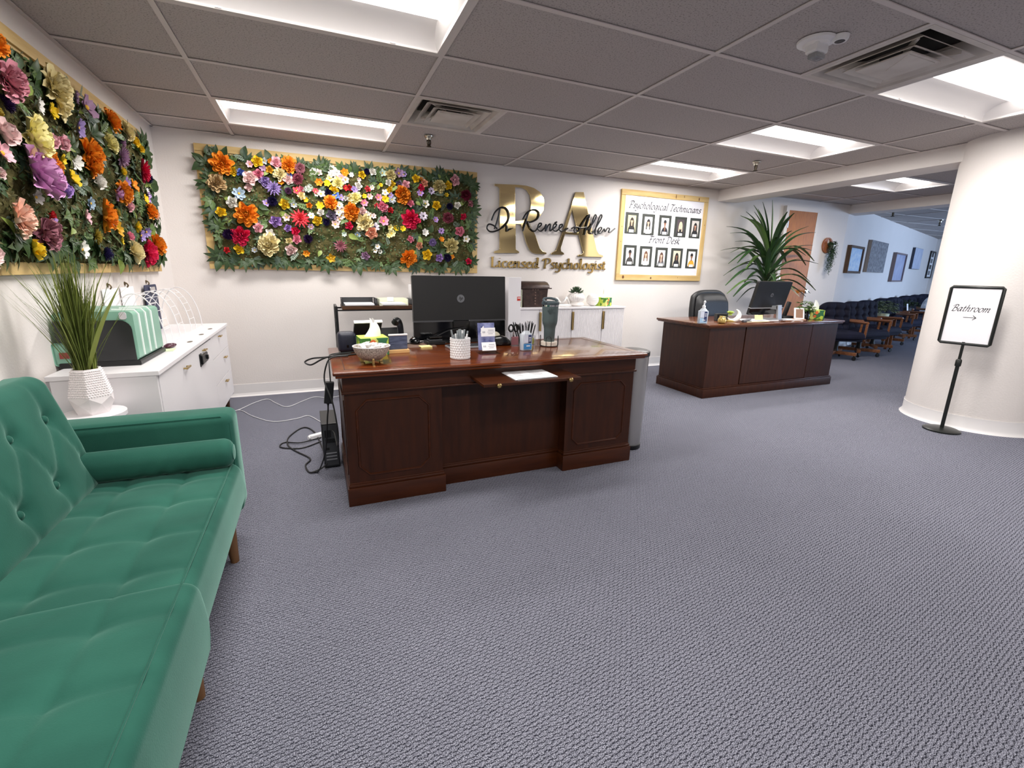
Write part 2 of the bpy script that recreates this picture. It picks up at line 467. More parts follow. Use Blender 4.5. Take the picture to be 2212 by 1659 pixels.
# square supply vents
ventm = M('vent_white', 'dcd6cf', .5, noise_=(6, 'b9b0a8', .3, (1, 1, 1)))
vdark = M('vent_throat', '0c0c0d', .8)
def vent(label):
    t = thing('ceiling_vent', label, 'vent', group='square ceiling vents')
    h = .298
    def ring(a0, z0, a1, z1, name):
        b = bmesh.new()
        o = [b.verts.new((sx * a0, sy * a0, z0)) for sx, sy in ((-1, -1), (1, -1), (1, 1), (-1, 1))]
        n = [b.verts.new((sx * a1, sy * a1, z1)) for sx, sy in ((-1, -1), (1, -1), (1, 1), (-1, 1))]
        o2 = [b.verts.new((v.co.x, v.co.y, v.co.z + .004)) for v in o]; n2 = [b.verts.new((v.co.x, v.co.y, v.co.z + .004)) for v in n]
        for k in range(4):
            q = (k + 1) % 4
            b.faces.new((o[k], o[q], n[q], n[k])); b.faces.new((n2[k], n2[q], o2[q], o2[k])); b.faces.new((n[k], n[q], n2[q], n2[k])); b.faces.new((o[q], o[k], o2[k], o2[q]))
        mb = MB(); mb._merge(b); return mb.build(name, ventm, t)
    ring(h, -.004, h - .03, -.002, 'frame'); ring(h - .03, -.002, .205, .075, 'frame_cone')
    ring(.222, -.004, .155, .045, 'cone'); ring(.165, -.010, .11, .022, 'cone')
    MB().box(-.125, .125, -.125, .125, -.012, -.006).prism([(-.11, -.11), (.11, -.11), (0, .05)], -.014, -.012).build('centre_plate', ventm, t)
    MB().box(-.2, .2, -.2, .2, .08, .085).build('throat', vdark, t)
    for a in (0, PI/2, PI, 3*PI/2): MB().box(.08, .25, -.006, .006, .01, .03, xf=RZ(a + PI/4)).build('bracket', ventm, t)
    return t
v1 = vent('dusty square ceiling vent beside the light near the back flower panel'); v1.location = (gx(2) + .3048, gy(1) + .3048, H)
dup(v1, (gx(3) + .6096 + .3048, gy(-2) + .3048, H), 0, 'larger looking square ceiling vent beside the smoke alarm')

# sprinkler heads and the alarm
spr_m = M('sprinkler_chrome', 'b9b4a8', .25, metal=1.); sprd_m = M('sprinkler_bronze', '4a4236', .35, metal=.8)
def sprinkler(label, loc):
    t = thing('fire_sprinkler', label, 'sprinkler', loc, group='ceiling sprinklers')
    MB().lathe([(.036, 0), (.034, -.008), (.02, -.018), (.018, -.03), (.01, -.032)][::-1], 20).build('escutcheon', spr_m, t, smooth=True)
    MB().tube([(-.012, 0, -.03), (-.015, 0, -.05), (-.008, 0, -.068), (0, 0, -.072), (.008, 0, -.068), (.015, 0, -.05), (.012, 0, -.03)], .0045, 6, smooth=3).lathe([(.006, -.07), (.008, -.03)], 10).build('yoke', sprd_m, t, smooth=True)
    MB().lathe([(.006, -.082), (.02, -.08), (.018, -.074), (.006, -.07)], 12).build('deflector', sprd_m, t)
    return t
sprinkler('chrome sprinkler hanging from the ceiling below the smaller vent', (2.049, -.736, H - .003))
sprinkler('sprinkler under the ceiling near the white beam', (5.075, -1.311, H - .003))
for lb, p in (('dark sprinkler at the start of the blue lit wall', (9.62, -.05, H - .003)), ('dark sprinkler farther along the blue lit hallway', (11.75, .33, H - .003))):
    t = sprinkler(lb, p); t.scale = (1.3, 1.3, 1.3)
t = thing('fire_alarm_strobe', 'white round ceiling fire alarm with clear strobe block', 'alarm', (3.322, -3.085, H))
MB().lathe([(.055, -.016), (.078, -.01), (.08, 0)], 32).lathe([(.05, -.028), (.056, -.014)], 28).build('base', whitep_m, t, smooth=True)
MB().box(-.04, .04, -.03, .03, -.06, -.02, .008, xf=T((-.005, -.012, 0))).build('strobe_housing', whitep_m, t)
MB().box(-.032, .032, -.022, .022, -.082, -.058, .006, xf=T((-.005, -.015, 0))).build('strobe_lens', M('strobe_glass', 'e8eaee', .05, trans=.7), t)
t = thing('smoke_detector', 'small round white detector mounted on the alarm base edge', 'detector', (3.375, -3.16, H))
MB().lathe([(.028, -.022), (.034, -.012), (.035, 0)], 24).build('body', whitep_m, t, smooth=True)
MB().lathe([(.018, -.0235), (.022, -.0215)], 16).build('grille', dgrey_m, t)

# hallway door and its frame
d = struct('door_1', MB().box(7.276, 7.862, -.045, -.01, .01, 2.085), veneer)
MB().box(7.216, 7.276, -.05, 0, 0, 2.14).box(7.862, 7.92, -.05, 0, 0, 2.14).box(7.276, 7.862, -.05, 0, 2.085, 2.14).build('door_frame', wall_m, d, kind='structure')
MB().lathe([(.01, 0), (.01, .05), (.03, .05), (.032, .07), (.02, .085)], 16, xf=T((7.80, -.045, .98)) @ RX(R(90))).build('door_handle', chrome_m, d, smooth=True, kind='structure')
for z in (.3, 1.1, 1.85):
    MB().box(7.268, 7.286, -.056, -.04, z, z + .09).build('hinge', steel_m, d, kind='structure')
# ------------------------------------------------------------------ green velvet sofa
velvet = M('green_velvet', '2c5f51', .8, spec=.12, sheen=.5, noise_=(3.5, '1f4b40', .2, (1, 1.6, 1)), bump=(320, .0004, (1, 1, 1)))
velvet.node_tree.nodes['Principled BSDF'].inputs['Sheen Tint'].default_value = (.52, .86, .74, 1)
sofaleg_m = wood('sofa_leg_wood', '7b5a3c', '5a3f28', 'z', .5)
def cushion(w, d, h, er=.05, nu=70, nv=60, buttons=(), lines=(), bd=.03, bs=.045, ld=.012, ls=.022, crown=.01, side_bulge=.005):
    """padded slab on z=0..h over (0..w, 0..d) with pulled-in tufts and stitched creases"""
    def sp(t):                                   # finer spacing towards the rim
        return .5 - .5 * math.cos(PI * t) if False else t
    def ease(t, L):
        k = min(.49, er * 1.2 / L)
        if t < .2: return (t / .2) ** 1.5 * k
        if t > .8: return 1 - ((1 - t) / .2) ** 1.5 * k
        return k + (t - .2) / .6 * (1 - 2 * k)
    def top(u, v):
        x, y = ease(u, w) * w, ease(v, d) * d
        ex, ey = min(x, w - x), min(y, d - y)
        e = min(ex, ey)
        z = h + crown * math.sin(PI * x / w) * math.sin(PI * y / d)
        for q in (ex, ey):
            if q < er: z -= er - math.sqrt(max(er * er - (er - q) ** 2, 0))
        fade = min(1, e / (er * .8))
        for bx, by in buttons:
            r2 = (x - bx) ** 2 + (y - by) ** 2
            z -= bd * math.exp(-r2 / (2 * bs * bs)) * fade
        for (ax, ay, cx, cy) in lines:
            dx, dy = cx - ax, cy - ay; L2 = dx*dx + dy*dy
            t = max(0, min(1, ((x - ax) * dx + (y - ay) * dy) / L2))
            dist = math.hypot(x - ax - t * dx, y - ay - t * dy)
            z -= (ld * math.exp(-dist ** 2 / (2 * ls * ls)) + ld * 1.1 * math.exp(-dist / .005)) * fade
        return Vector((x, y, max(z, er * .2)))
    b = bmesh.new()
    g = [[b.verts.new(top(i / nu, j / nv)) for j in range(nv + 1)] for i in range(nu + 1)]
    for i in range(nu):
        for j in range(nv): b.faces.new((g[i][j], g[i+1][j], g[i+1][j+1], g[i][j+1]))
    rim = [g[i][0] for i in range(nu)] + [g[nu][j] for j in range(nv)] + [g[i][nv] for i in range(nu, 0, -1)] + [g[0][j] for j in range(nv, 0, -1)]
    prev = rim; n = len(rim)
    for f in (.25, .5, .75, 1.):
        cur = []
        for k, v in enumerate(rim):
            o = Vector((v.co.x - w/2, v.co.y - d/2, 0))
            nx = (1 if v.co.x > w - .001 else -1 if v.co.x < .001 else 0); ny = (1 if v.co.y > d - .001 else -1 if v.co.y < .001 else 0)
            bl = side_bulge * math.sin(PI * f)
            cur.append(b.verts.new((v.co.x + nx * bl, v.co.y + ny * bl, v.co.z * (1 - f))))
        for k in range(n): b.faces.new((prev[k], cur[k], cur[(k+1) % n], prev[(k+1) % n]))
        prev = cur
    b.faces.new(list(reversed(prev)))
    bmesh.ops.recalc_face_normals(b, faces=b.faces)
    return b
sofa = thing('sofa', 'green velvet tufted sofa with button back along the left wall', 'sofa', (.40, -3.6, 0))
def sloc(x, y, z): return (x - .40, y + 3.6, z)
# far seat section x .26-.80, y -3.62..-2.78, top .425
def rel(pts, ox, oy): return [(x - ox, y - oy) for x, y in pts]
ys = (-2.92, -3.10, -3.31, -3.50)
bt = [(x, y) for x in (.43, .605) for y in ys]
ln = [(.27, y, .80, y) for y in ys] + [(x, -3.62, x, -2.78) for x in (.43, .605)]
mb = MB(); mb._merge(cushion(.52, .86, .165, .045, 80, 110, rel(bt, .25, -3.63), [(a-.25, b_+3.63, c-.25, d_+3.63) for a, b_, c, d_ in ln], bd=.009, bs=.03, ld=.0035, ls=.014))
mb.build('seat_cushion', velvet, sofa, smooth=60, loc=sloc(.25, -3.63, .262))
ys2 = (-3.735, -3.915, -4.10, -4.30)
bt = [(x, y) for x in (.44, .628) for y in ys2]
ln = [(.25, y, .82, y) for y in ys2] + [(x, -4.5, x, -3.6) for x in (.44, .628)]
mb = MB(); mb._merge(cushion(.565, .90, .215, .035, 80, 110, rel(bt, .225, -4.515), [(a-.225, b_+4.515, c-.225, d_+4.515) for a, b_, c, d_ in ln], bd=.010, bs=.03, ld=.0035, ls=.014))
mb.build('seat_cushion', velvet, sofa, smooth=60, loc=sloc(.225, -4.515, .25))
for x, y0, y1, z in ((.744, -3.60, -2.80, .4255), (.762, -4.49, -3.64, .4635)):
    MB().tube([(x, y0, z), (x + .002, (y0 + y1) / 2, z + .003), (x, y1, z)], .0028, 6, smooth=4).build('piping', velvet, sofa, smooth=True, loc=sloc(0, 0, 0))
# back rests: slabs leaning on the frame (local x up the back, y along the sofa, z out of it)
def backrest(y0, y1):
    L = y1 - y0
    bts = []
    for row, zz in ((0, .115), (1, .30)):
        k = 0
        y = .055 + (.065 if row else 0)
        while y < L - .04:
            bts.append((zz, L - y)); y += .195
    lns = []
    for bx, by in bts:
        for cx, cy in bts:
            if cx > bx and abs(cy - by) < .14: lns.append((bx, by, cx, cy))
        if bx < .2: lns.append((bx, by, .0, by))
        else: lns.append((bx, by, .44, by))
    mb = MB(); mb._merge(cushion(.44, L, .125, .05, 80, 90, bts, lns, bd=.013, bs=.026, ld=.0035, ls=.012))
    xf = Matrix(((-.26, 0, .966, .235), (0, 1, 0, 0), (.966, 0, .26, .375), (0, 0, 0, 1)))
    o = mb.build('backrest', velvet, sofa, smooth=60)
    o.matrix_local = T(sloc(0, y0, 0)) @ xf
    for bx, by in bts:
        q = MB().ball((bx, by, .112), .013, 12, 8, sc=(1, 1, .6)).build('button', velvet, o, smooth=True)
backrest(-3.61, -2.79)
backrest(-4.515, -3.625)
mb = MB().box(.06, .72, -4.5, -2.78, .17, .262, .02)
mb.build('frame', velvet, sofa, smooth=True, loc=sloc(0, 0, 0))
def arm(y0, y1):
    mb = MB().box(.02, .755, y0, y1, .17, .612, .035, 4)
    o = mb.build('armrest', velvet, sofa, smooth=True, loc=sloc(0, 0, 0))
    for yy in (y0 + .012, y1 - .012):
        MB().tube([(.06, yy, .603), (.715, yy, .603), (.742, yy, .575), (.744, yy, .2)], .004, 6).build('piping', velvet, o)
arm(-2.755, -2.60)
arm(-4.68, -4.53)
for x, y in ((.715, -2.82), (.715, -3.49), (.715, -4.4), (.12, -2.8), (.12, -4.4)):
    MB().tube([(x - .004 if x > .4 else x, y, 0), (x - .01, y, .175)], [.016, .026], 14).build('leg', sofaleg_m, sofa, smooth=True, loc=sloc(0, 0, 0))
b_ = thing('bolster_cushion', 'dark green round velvet bolster lying against the sofa arm', 'cushion', (.515, -2.825, .480))
def bol(u, v):
    a = v * 2 * PI
    x = -.245 + .49 * u; e = min(u, 1 - u) * .49
    r = .056 if e > .035 else .056 - .035 + math.sqrt(max(.035**2 - (.035 - e)**2, 0))
    r += .0028 * math.sin(x * 105 + 3 * math.sin(a * 2)) * math.exp(-((x - .02) / .10) ** 2) * max(0, math.sin(a - 2.6)) 
    return (x, r * math.cos(a), r * math.sin(a))
mb = MB().grid(bol, 90, 30)
bmesh.ops.remove_doubles(mb.bm, verts=mb.bm.verts, dist=1e-5)
mb.build('cover', velvet, b_, smooth=60)
for s in (-1, 1):
    MB().lathe([(.034, 0), (.03, .008), (.0, .011)], 20, xf=T((s * .238, 0, 0)) @ RY(R(90) * s)).build('end_cap', velvet, b_, smooth=True)

# ------------------------------------------------------------------ round side table with the grass planter
t = thing('side_table', 'small round white side table between sofa arm and white cabinet', 'table', (.208, -2.42, 0))
MB().lathe([(.103, .556), (.108, .56), (.108, .577), (.105, .58)], 48).build('tabletop', white_m, t, smooth=True)
MB().lathe([(.018, .02), (.016, .556)], 20).build('stem', blackm_m, t, smooth=True)
MB().lathe([(.098, 0), (.098, .012), (.03, .025)], 36).build('base', blackm_m, t, smooth=True)

pot_m = M('white_ceramic_matte', 'ece5e5', .55, bump=(300, .0006, (1, 1, 1)))
t = thing('planter', 'white faceted planter with raised dots full of tall green grass', 'plant', (.211, -2.42, .58))
n = 6; a0 = R(-78)
def hexr(r, z, off=0.): r *= .93; return [Vector((r * math.cos(a0 + off + k * PI / 3), r * math.sin(a0 + off + k * PI / 3), z)) for k in range(n)]
top = hexr(.052, .185, PI/6); mid = hexr(.080, .062); lowp = hexr(.080, .040, PI/6); bot = hexr(.058, 0.)
top2 = hexr(.050, .185, PI/6)
mb = MB(); b = bmesh.new()
V_ = lambda L: [b.verts.new(p) for p in L]
tv, mv, lv, bv, iv = V_(hexr(.054, .187)), V_(hexr(.081, .072)), V_(hexr(.074, .045, PI/6)), V_(hexr(.060, 0)), V_(hexr(.048, .187))
dv_ = V_(hexr(.046, .172))
for k in range(n):
    q = (k + 1) % n
    b.faces.new((mv[k], mv[q], tv[q], tv[k]))
    b.faces.new((lv[k], mv[q], mv[k]))
    b.faces.new((bv[k], bv[q], lv[k])); b.faces.new((bv[q], mv[q], lv[k])) ; b.faces.new((bv[k], lv[k], mv[k]))
    b.faces.new((tv[k], tv[q], iv[q], iv[k])); b.faces.new((iv[k], iv[q], dv_[q], dv_[k]))
b.faces.new(list(reversed(bv)))
bmesh.ops.recalc_face_normals(b, faces=b.faces)
mb._merge(b); mb.build('pot', pot_m, t)
mb = MB(); b = bmesh.new()
for k in range(n):
    A, B, Cc, D = hexr(.081, .072)[k], hexr(.081, .072)[(k+1) % n], hexr(.054, .187)[(k+1) % n], hexr(.054, .187)[k]
    nr = (B - A).cross(D - A).normalized()
    if nr.dot(A) < 0: nr = -nr
    for r_ in range(12):
        v = (r_ + .7) / 12.6
        c0 = A.lerp(D, v); c1 = B.lerp(Cc, v)
        m_ = 8
        for c in range(m_):
            u = (c + (.75 if r_ % 2 else .25) + .0) / m_
            p = c0.lerp(c1, u)
            bmesh.ops.create_icosphere(b, subdivisions=1, radius=.0042, matrix=T(p))
mb._merge(b); mb.build('raised_dots', pot_m, t, smooth=True, kind='stuff')
MB().lathe([(.0, .172), (.045, .172)][::-1], 12, cap=False).build('soil', M('potting_soil', '4a3d2c', .9), t)
grass_m = M('grass_blade_green', 'a8b062', .6, noise_=(14, '869445', .3, (1, 1, .2)))
grass2_m = M('grass_blade_dark', '8f9c50', .6, noise_=(14, '6b7b3b', .3, (1, 1, .2)))
def blade(mb, base, tip, w, bow, nseg=7):
    base, tip = Vector(base), Vector(tip); d = tip - base
    side = d.cross(Vector((.8, .55, .1))).normalized()
    if rnd.random() < .5: side = (side + Vector((rnd.uniform(-.5, .5), rnd.uniform(-.5, .5), 0))).normalized()
    out = Vector((d.x, d.y, 0)); 
    if out.length > 1e-4: out.normalize()
    prev = None
    for i in range(nseg + 1):
        s = i / nseg
        p = base + d * s + Vector((0, 0, bow)) * math.sin(PI * s) - out * bow * math.sin(PI * s) * .8
        hw = w / 2 * (1 - s ** 2.2) * (0.6 + .8 * min(s * 3, 1) * .5) + .0002
        a, c = mb.bm.verts.new(p - side * hw), mb.bm.verts.new(p + side * hw)
        m_ = mb.bm.verts.new(p + side.cross(d).normalized() * hw * .35)
        if prev: mb.bm.faces.new((prev[0], prev[1], m_, a)); mb.bm.faces.new((prev[1], prev[2], c, m_))
        prev = (a, m_, c)
def grass_tip(k):
    az = rnd.uniform(0, 2 * PI); sp_ = abs(rnd.gauss(0, .085)) ; sp_ = min(sp_, .24)
    hgt = rnd.uniform(.33, .50) - sp_ * .25
    return (max(-.15, math.cos(az) * sp_), math.sin(az) * sp_ * .75, .172 + hgt)
for k in range(120):
    tp = grass_tip(k); az = math.atan2(tp[1], tp[0])
    mb = MB(); blade(mb, (rnd.uniform(.0, .035) * math.cos(az), rnd.uniform(0, .035) * math.sin(az), .168), tp, rnd.uniform(.014, .021), rnd.uniform(.0, .025))
    mb.build('blade', grass_m if k % 3 else grass2_m, t, smooth=60)
mb = MB()
for k in range(220):
    tp = grass_tip(k); az = math.atan2(tp[1], tp[0]); f = rnd.uniform(.75, 1.05)
    blade(mb, (rnd.uniform(0, .036) * math.cos(az), rnd.uniform(0, .036) * math.sin(az), .168), (tp[0] * 1.25, tp[1] * 1.25, .172 + (tp[2] - .172) * f), rnd.uniform(.0022, .0065), rnd.uniform(0, .04), 5)
mb.build('thin_blades', grass2_m, t, smooth=60, kind='stuff')

# ------------------------------------------------------------------ white cabinet on the left wall
ca = -math.atan2(.022, 1.977)
cab = thing('cabinet', 'long white cabinet with drawers standing against the left wall', 'cabinet', (.388, -.32, 0), -ca)
# local: x to the left wall is negative, y runs towards the viewer as negative; front face at x=0
LN, DP = 1.98, .384
MB().box(-DP, .012, -LN - .006, .004, .697, .72, .003).build('top', white_m, cab)
mb = MB().box(-DP, -.02, -LN, 0, .11, .128).box(-DP, -.002, -LN, -LN + .018, .11, .697).box(-DP, -.002, -.018, 0, .11, .697).box(-DP, -DP + .012, -LN, 0, .11, .697).box(-DP, -.02, -.72, -.70, .128, .697)
mb.build('carcass', white_m, cab)
def face(y0, y1, z0, z1, name): return MB().box(-.018, 0, y0, y1, z0, z1, .0015).build(name, white_m, cab)
def pull(par, y, z, l=.07):
    MB().box(.012, .022, y - l/2, y + l/2, z - .005, z + .005, .002).box(0, .014, y - l/2 + .008, y - l/2 + .016, z - .004, z + .004).box(0, .014, y + l/2 - .016, y + l/2 - .008, z - .004, z + .004).build('handle', brass_m, par)
dr = MB().box(-.018, 0, -1.262, 0, .13, .675, .0015)
door = face(-LN + .021, -.708, .15, .692, 'door'); pull(door, -1.49, .640, .09)
door.rotation_euler = (-.0085, 0, 0); door.location = (.001, 0, -.0165)
zs = [(.535, .692), (.345, .53), (.115, .34)]
for (z0, z1), (yy, zz) in zip(((.532, .692), (.342, .528), (.13, .338)), ((-.48, .675), (-.36, .478), (-.43, .30))):
    f = face(-.698, -.003, z0, z1, 'drawer'); pull(f, yy + .1, min(zz, z1 - .03), .07)
pull(cab, -.98, .652, .07)
t_ = MB().box(.0, .006, -1.12, -1.06, .565, .645, .003).box(.004, .016, -1.10, -.93, .575, .635, .006).box(.012, .026, -.985, -.965, .592, .618)
t_.build('hasp_lock', black_m, cab, label='black metal hasp lock on the cabinet front')
for x, y in ((-.05, -.08), (-.05, -LN + .08), (-DP + .05, -.08), (-DP + .05, -LN + .08)):
    MB().lathe([(.014, 0), (.022, .11)], 14, xf=T((x, y, 0))).build('leg', walnut_m, cab, smooth=True)
# finger cut-outs in the top
mb = MB()
for y in (-1.07, -.72, -.40): mb.lathe([(.026, .7201), (.026, .7206)], 20, xf=T((-.045, y, 0)), sx=.55, sy=1.3)
mb.build('cut_out', M('cut_out_dark', '6b6258', .8), cab)

# mint appliance, wire rack and small things on that cabinet
mint_m = M('mint_enamel', '84b29e', .35); mintw_m = M('pale_stripe', 'd9e2dd', .4)
t = thing('countertop_appliance', 'mint green boxy appliance with black front on the white cabinet', 'appliance', (.165, -1.93, .72))
def rrect(x0, x1, z0, z1, r, k=5, corners=(1, 1, 1, 1)):
    o = []
    for ci, (cx, cz, a) in enumerate(((x1, z1, 0), (x0, z1, 90), (x0, z0, 180), (x1, z0, 270))):
        rr = r * corners[ci]
        if rr == 0: o.append((cx, cz)); continue
        sx, sz = (-1 if ci in (0, 3) else 1), (-1 if ci in (0, 1) else 1)
        for j in range(k + 1):
            an = R(a + 90 * j / k); o.append((cx + sx * rr + rr * math.cos(an), cz + sz * rr + rr * math.sin(an)))
    return o
YZ = RX(R(90))                     # prism outline (x, z) -> extruded along -y
MB().prism(rrect(-.145, .145, .022, .252, .02), -.18, .20, xf=YZ).build('body', mint_m, t, smooth=True)
MB().prism(rrect(-.15, .15, 0, .024, .006), -.19, .21, xf=YZ).build('base', black_m, t)
MB().prism(rrect(-.145, .134, .024, .213, .045, corners=(1, 0, 0, 0)), .198, .2035, xf=YZ).build('door', M('smoked_door', '2b2c2e', .25), t)
MB().prism(rrect(.095, .122, .216, .250, .01), .198, .206, xf=YZ).build('latch', M('latch_grey', 'cfcbcf', .4), t)
for y in (-.135, -.04, .045):
    MB().tube([(.146, y, .04), (.147, y, .235), (.135, y, .252), (.05, y, .2545)], .006, 6).build('stripe', mintw_m, t, smooth=True)
MB().box(-.165, -.10, -.206, -.199, .012, .115, .01).build('foot_panel', mint_m, t)
MB().box(-.143, -.110, -.2095, -.2055, .045, .072).build('badge', M('dark_red', '8a3a34', .5), t)
wire_m = M('white_wire', 'e9e8ea', .4)
t = thing('wire_rack', 'white wire rack of half round hoops on the white cabinet', 'rack', (.135, -1.0, .72))
hoops = (-.49, -.19, .125, .47)
for y in hoops:
    pts = [(.128 * math.cos(a), y, .30 * math.sin(a)) for a in [PI * k / 24 for k in range(25)]]
    MB().tube(pts, .0032, 6).build('hoop', wire_m, t, smooth=True)
for y0, y1 in ((hoops[0], hoops[1]), (hoops[1], hoops[2]), (hoops[2], hoops[3])):
    for k in range(1, 14):
        a = PI * (.03 + k / 15)
        MB().tube([(.128 * math.cos(a), y0, .30 * math.sin(a)), (.128 * math.cos(a), y0 + (y1 - y0) * .42, .30 * math.sin(a))], .002, 5).build('rung', wire_m, t, smooth=True)
    MB().tube([(.128 * math.cos(a), y0 + (y1 - y0) * .42, .30 * math.sin(a)) for a in [PI * k / 24 for k in range(25)]], .002, 5).build('hoop', wire_m, t, smooth=True)
MB().tube([(.128, hoops[0], .003), (.128, hoops[3], .003)], .003, 6).tube([(-.128, hoops[0], .003), (-.128, hoops[3], .003)], .003, 6).build('base_wire', wire_m, t)
t = thing('clipboard', 'navy clipboard with metal clip hanging on the left wall', 'clipboard', (.02, -.72, .72))
MB().prism(rrect(-.13, .13, 0, .325, .018), -.003, .003, xf=RZ(R(90)) @ YZ).build('board', navy_m, t)
MB().box(.003, .016, -.05, .05, .285, .31, .004).box(.003, .010, -.03, .03, .268, .29).build('clip', chrome_m, t)
for nm, y, lb in (('wall_hook', -.72, 'small bronze hook holding the navy clipboard'), ('wall_hook', -1.13, 'small bronze wall hook holding the nearer white sheet'), ('wall_hook', -1.40, 'bronze wall hook half hidden behind the grass')):
    o = MB().tube([(.001, y, 1.068), (.010, y, 1.068), (.016, y, 1.058), (.016, y, 1.05), (.010, y, 1.042)], .004, 8, smooth=3).lathe([(.012, 0), (.012, .004)], 12, xf=T((0, y, 1.065)) @ RY(R(90))).build(nm, M('hook_bronze', '6d5d43', .4, metal=.6), None, smooth=True)
    setcust(o, lb, 'hook', 'wall hooks over the white cabinet')
for y, lb in ((-1.13, 'white sheet hanging from a hook left of the navy clipboard'), (-1.40, 'white sheet hanging on the wall behind the grass plant')):
    o = MB().box(.006, .010, y - .11, y + .11, .755, 1.045).build('hanging_sheet', paper_m); setcust(o, lb, 'paper', 'sheets hanging on wall hooks')
plum = M('plum_plastic', '4b1e33', .35)
o = MB().ball((0, 0, .012), .022, 14, 8, sc=(1, 1, .55)).ball((0, .035, .012), .024, 14, 8, sc=(1, 1, .55)).ball((.008, .068, .011), .018, 14, 8, sc=(1, 1, .55)).build('trinket', plum, None, smooth=True, loc=(.302, -1.64, .7205))
setcust(o, 'dark plum knobbly trinket lying near the cabinet edge', 'trinket')
o = MB().box(-.03, .03, -.05, .05, 0, .0015).build('note_card', M('pale_green_card', 'cfe3b8', .8), None, loc=(.315, -1.70, .7205), rot=(0, 0, .1)); setcust(o, 'pale green card lying beside the plum trinket', 'card')
# ------------------------------------------------------------------ big reception desk
ZT = .715
desk = thing('reception_desk', 'large polished mahogany desk with octagonal panel mouldings, in the middle of the room', 'desk', (2.04, -2.15, 0))
def dk(mb, name, mat, smooth=False, par=None, label=None): 
    return mb.build(name, mat, par or desk, smooth, loc=(-2.04, 2.15, 0) if par is None else None, label=label)
mb = MB().box(1.145, 2.945, -2.575, -1.83, .697, ZT, .007, 3).box(1.156, 2.934, -2.564, -1.84, .683, .699, .005, 2)
dk(mb, 'desktop', mah_top, True)
# top border inlay strip
mb = MB().box(1.20, 2.89, -2.518, -2.514, ZT - .001, ZT + .0004).box(1.20, 2.89, -1.89, -1.886, ZT - .001, ZT + .0004).box(1.20, 1.204, -2.518, -1.886, ZT - .001, ZT + .0004).box(2.886, 2.89, -2.518, -1.886, ZT - .001, ZT + .0004)
dk(mb, 'inlay_line', mah_h)
dk(MB().box(1.185, 2.905, -2.512, -1.87, .60, .685), 'apron', mah_h)
dk(MB().box(1.178, 2.912, -2.522, -1.86, .592, .604, .004), 'apron_moulding', mah_h, True)
for x0, x1, nm in ((1.19, 1.672, 'pedestal'), (2.425, 2.90, 'pedestal')):
    dk(MB().box(x0, x1, -2.508, -1.875, .10, .594), nm, mah_v)
    dk(MB().box(x0 - .012, x1 + .012, -2.523, -1.865, 0, .098, .002).box(x0 - .008, x1 + .008, -2.518, -1.868, .098, .114, .005).box(x0 - .003, x1 + .003, -2.512, -1.87, .112, .122, .003), 'plinth', mah_h, True)
dk(MB().box(1.672, 2.425, -2.432, -2.41, .10, .60), 'modesty_panel', mah_v)
dk(MB().box(1.672, 2.425, -2.446, -2.41, 0, .098, .002).box(1.672, 2.425, -2.441, -2.41, .098, .114, .005).box(1.672, 2.425, -2.437, -2.41, .112, .122, .003), 'plinth', mah_h, True)
def octa(x0, x1, z0, z1, c, y):
    pts = [(x0 + c, y, z1), (x1 - c, y, z1), (x1, y, z1 - c), (x1, y, z0 + c), (x1 - c, y, z0), (x0 + c, y, z0), (x0, y, z0 + c), (x0, y, z1 - c)]
    return MB().tube(pts, .0065, 6, closed=True)
dk(octa(1.243, 1.602, .158, .552, .05, -2.508), 'panel_moulding', mah_h, True)
dk(octa(2.478, 2.842, .158, .542, .04, -2.508), 'panel_moulding', mah_h, True)
for y0, y1 in ((-2.47, -1.91),):
    pts = [(1.19, y0, .16), (1.19, y1, .16), (1.19, y1, .55), (1.19, y0, .55)]
    dk(MB().tube(pts, .006, 6, closed=True), 'side_moulding', mah_h, True)
sl = dk(MB().box(1.829, 2.383, -2.73, -2.40, .627, .642, .0015), 'writing_slide', mah_h)
for x in (1.905, 2.312):
    MB().lathe([(.005, 0), (.005, .006), (.011, .012), (.012, .018), (.007, .024)], 16, xf=T((x - 0, -2.729, .6345)) @ RX(R(90))).build('knob', brass_m, sl, smooth=True)
for i, (dx, dy, rz_, lb) in enumerate(((0, 0, .03, 'stack of printed forms lying on the pulled out desk slide'),)):
    t = thing('paper_stack', lb, 'papers', (2.13, -2.53, .642), rz_)
    for k in range(6):
        MB().box(-.118, .118, -.165, .165, .0012 * k, .0012 * k + .0009, xf=RZ(rnd.uniform(-.03, .03)) @ T((rnd.uniform(-.006, .006), rnd.uniform(-.008, .008), 0))).build('sheet', paper_m, t)
    mb = MB(); z = .0012 * 5 + .0013
    mb.box(-.04, .05, .125, .131, z, z + .0002).box(-.09, -.02, .105, .109, z, z + .0002).box(.01, .08, .105, .109, z, z + .0002)
    for r_ in range(13):
        for c in (-.09, .01):
            mb.box(c, c + rnd.uniform(.04, .075), .09 - r_ * .016, .0925 - r_ * .016, z, z + .0002)
    mb.build('printed_text', M('print_grey', '8b8d95', .8), t)
    MB().box(-.112, .10, -.168, .15, 0, .0006).build('green_folder', M('dark_green_card', '2c463d', .7), t)

# steel bin behind the desk's right end
t = thing('trash_can', 'brushed steel trash can with black rim at the desk end', 'bin', (3.058, -2.30, 0))
MB().lathe([(.088, .03), (.092, .1), (.096, .35), (.100, .60), (.101, .655)], 40, sx=.92).build('body', steel_m, t, smooth=True)
MB().lathe([(.090, 0), (.094, .005), (.094, .03)], 40, sx=.92).build('base_ring', black_m, t, smooth=True)
MB().lathe([(.104, .652), (.106, .658), (.106, .682), (.09, .69)], 40, sx=.92).build('rim', black_m, t, smooth=True)

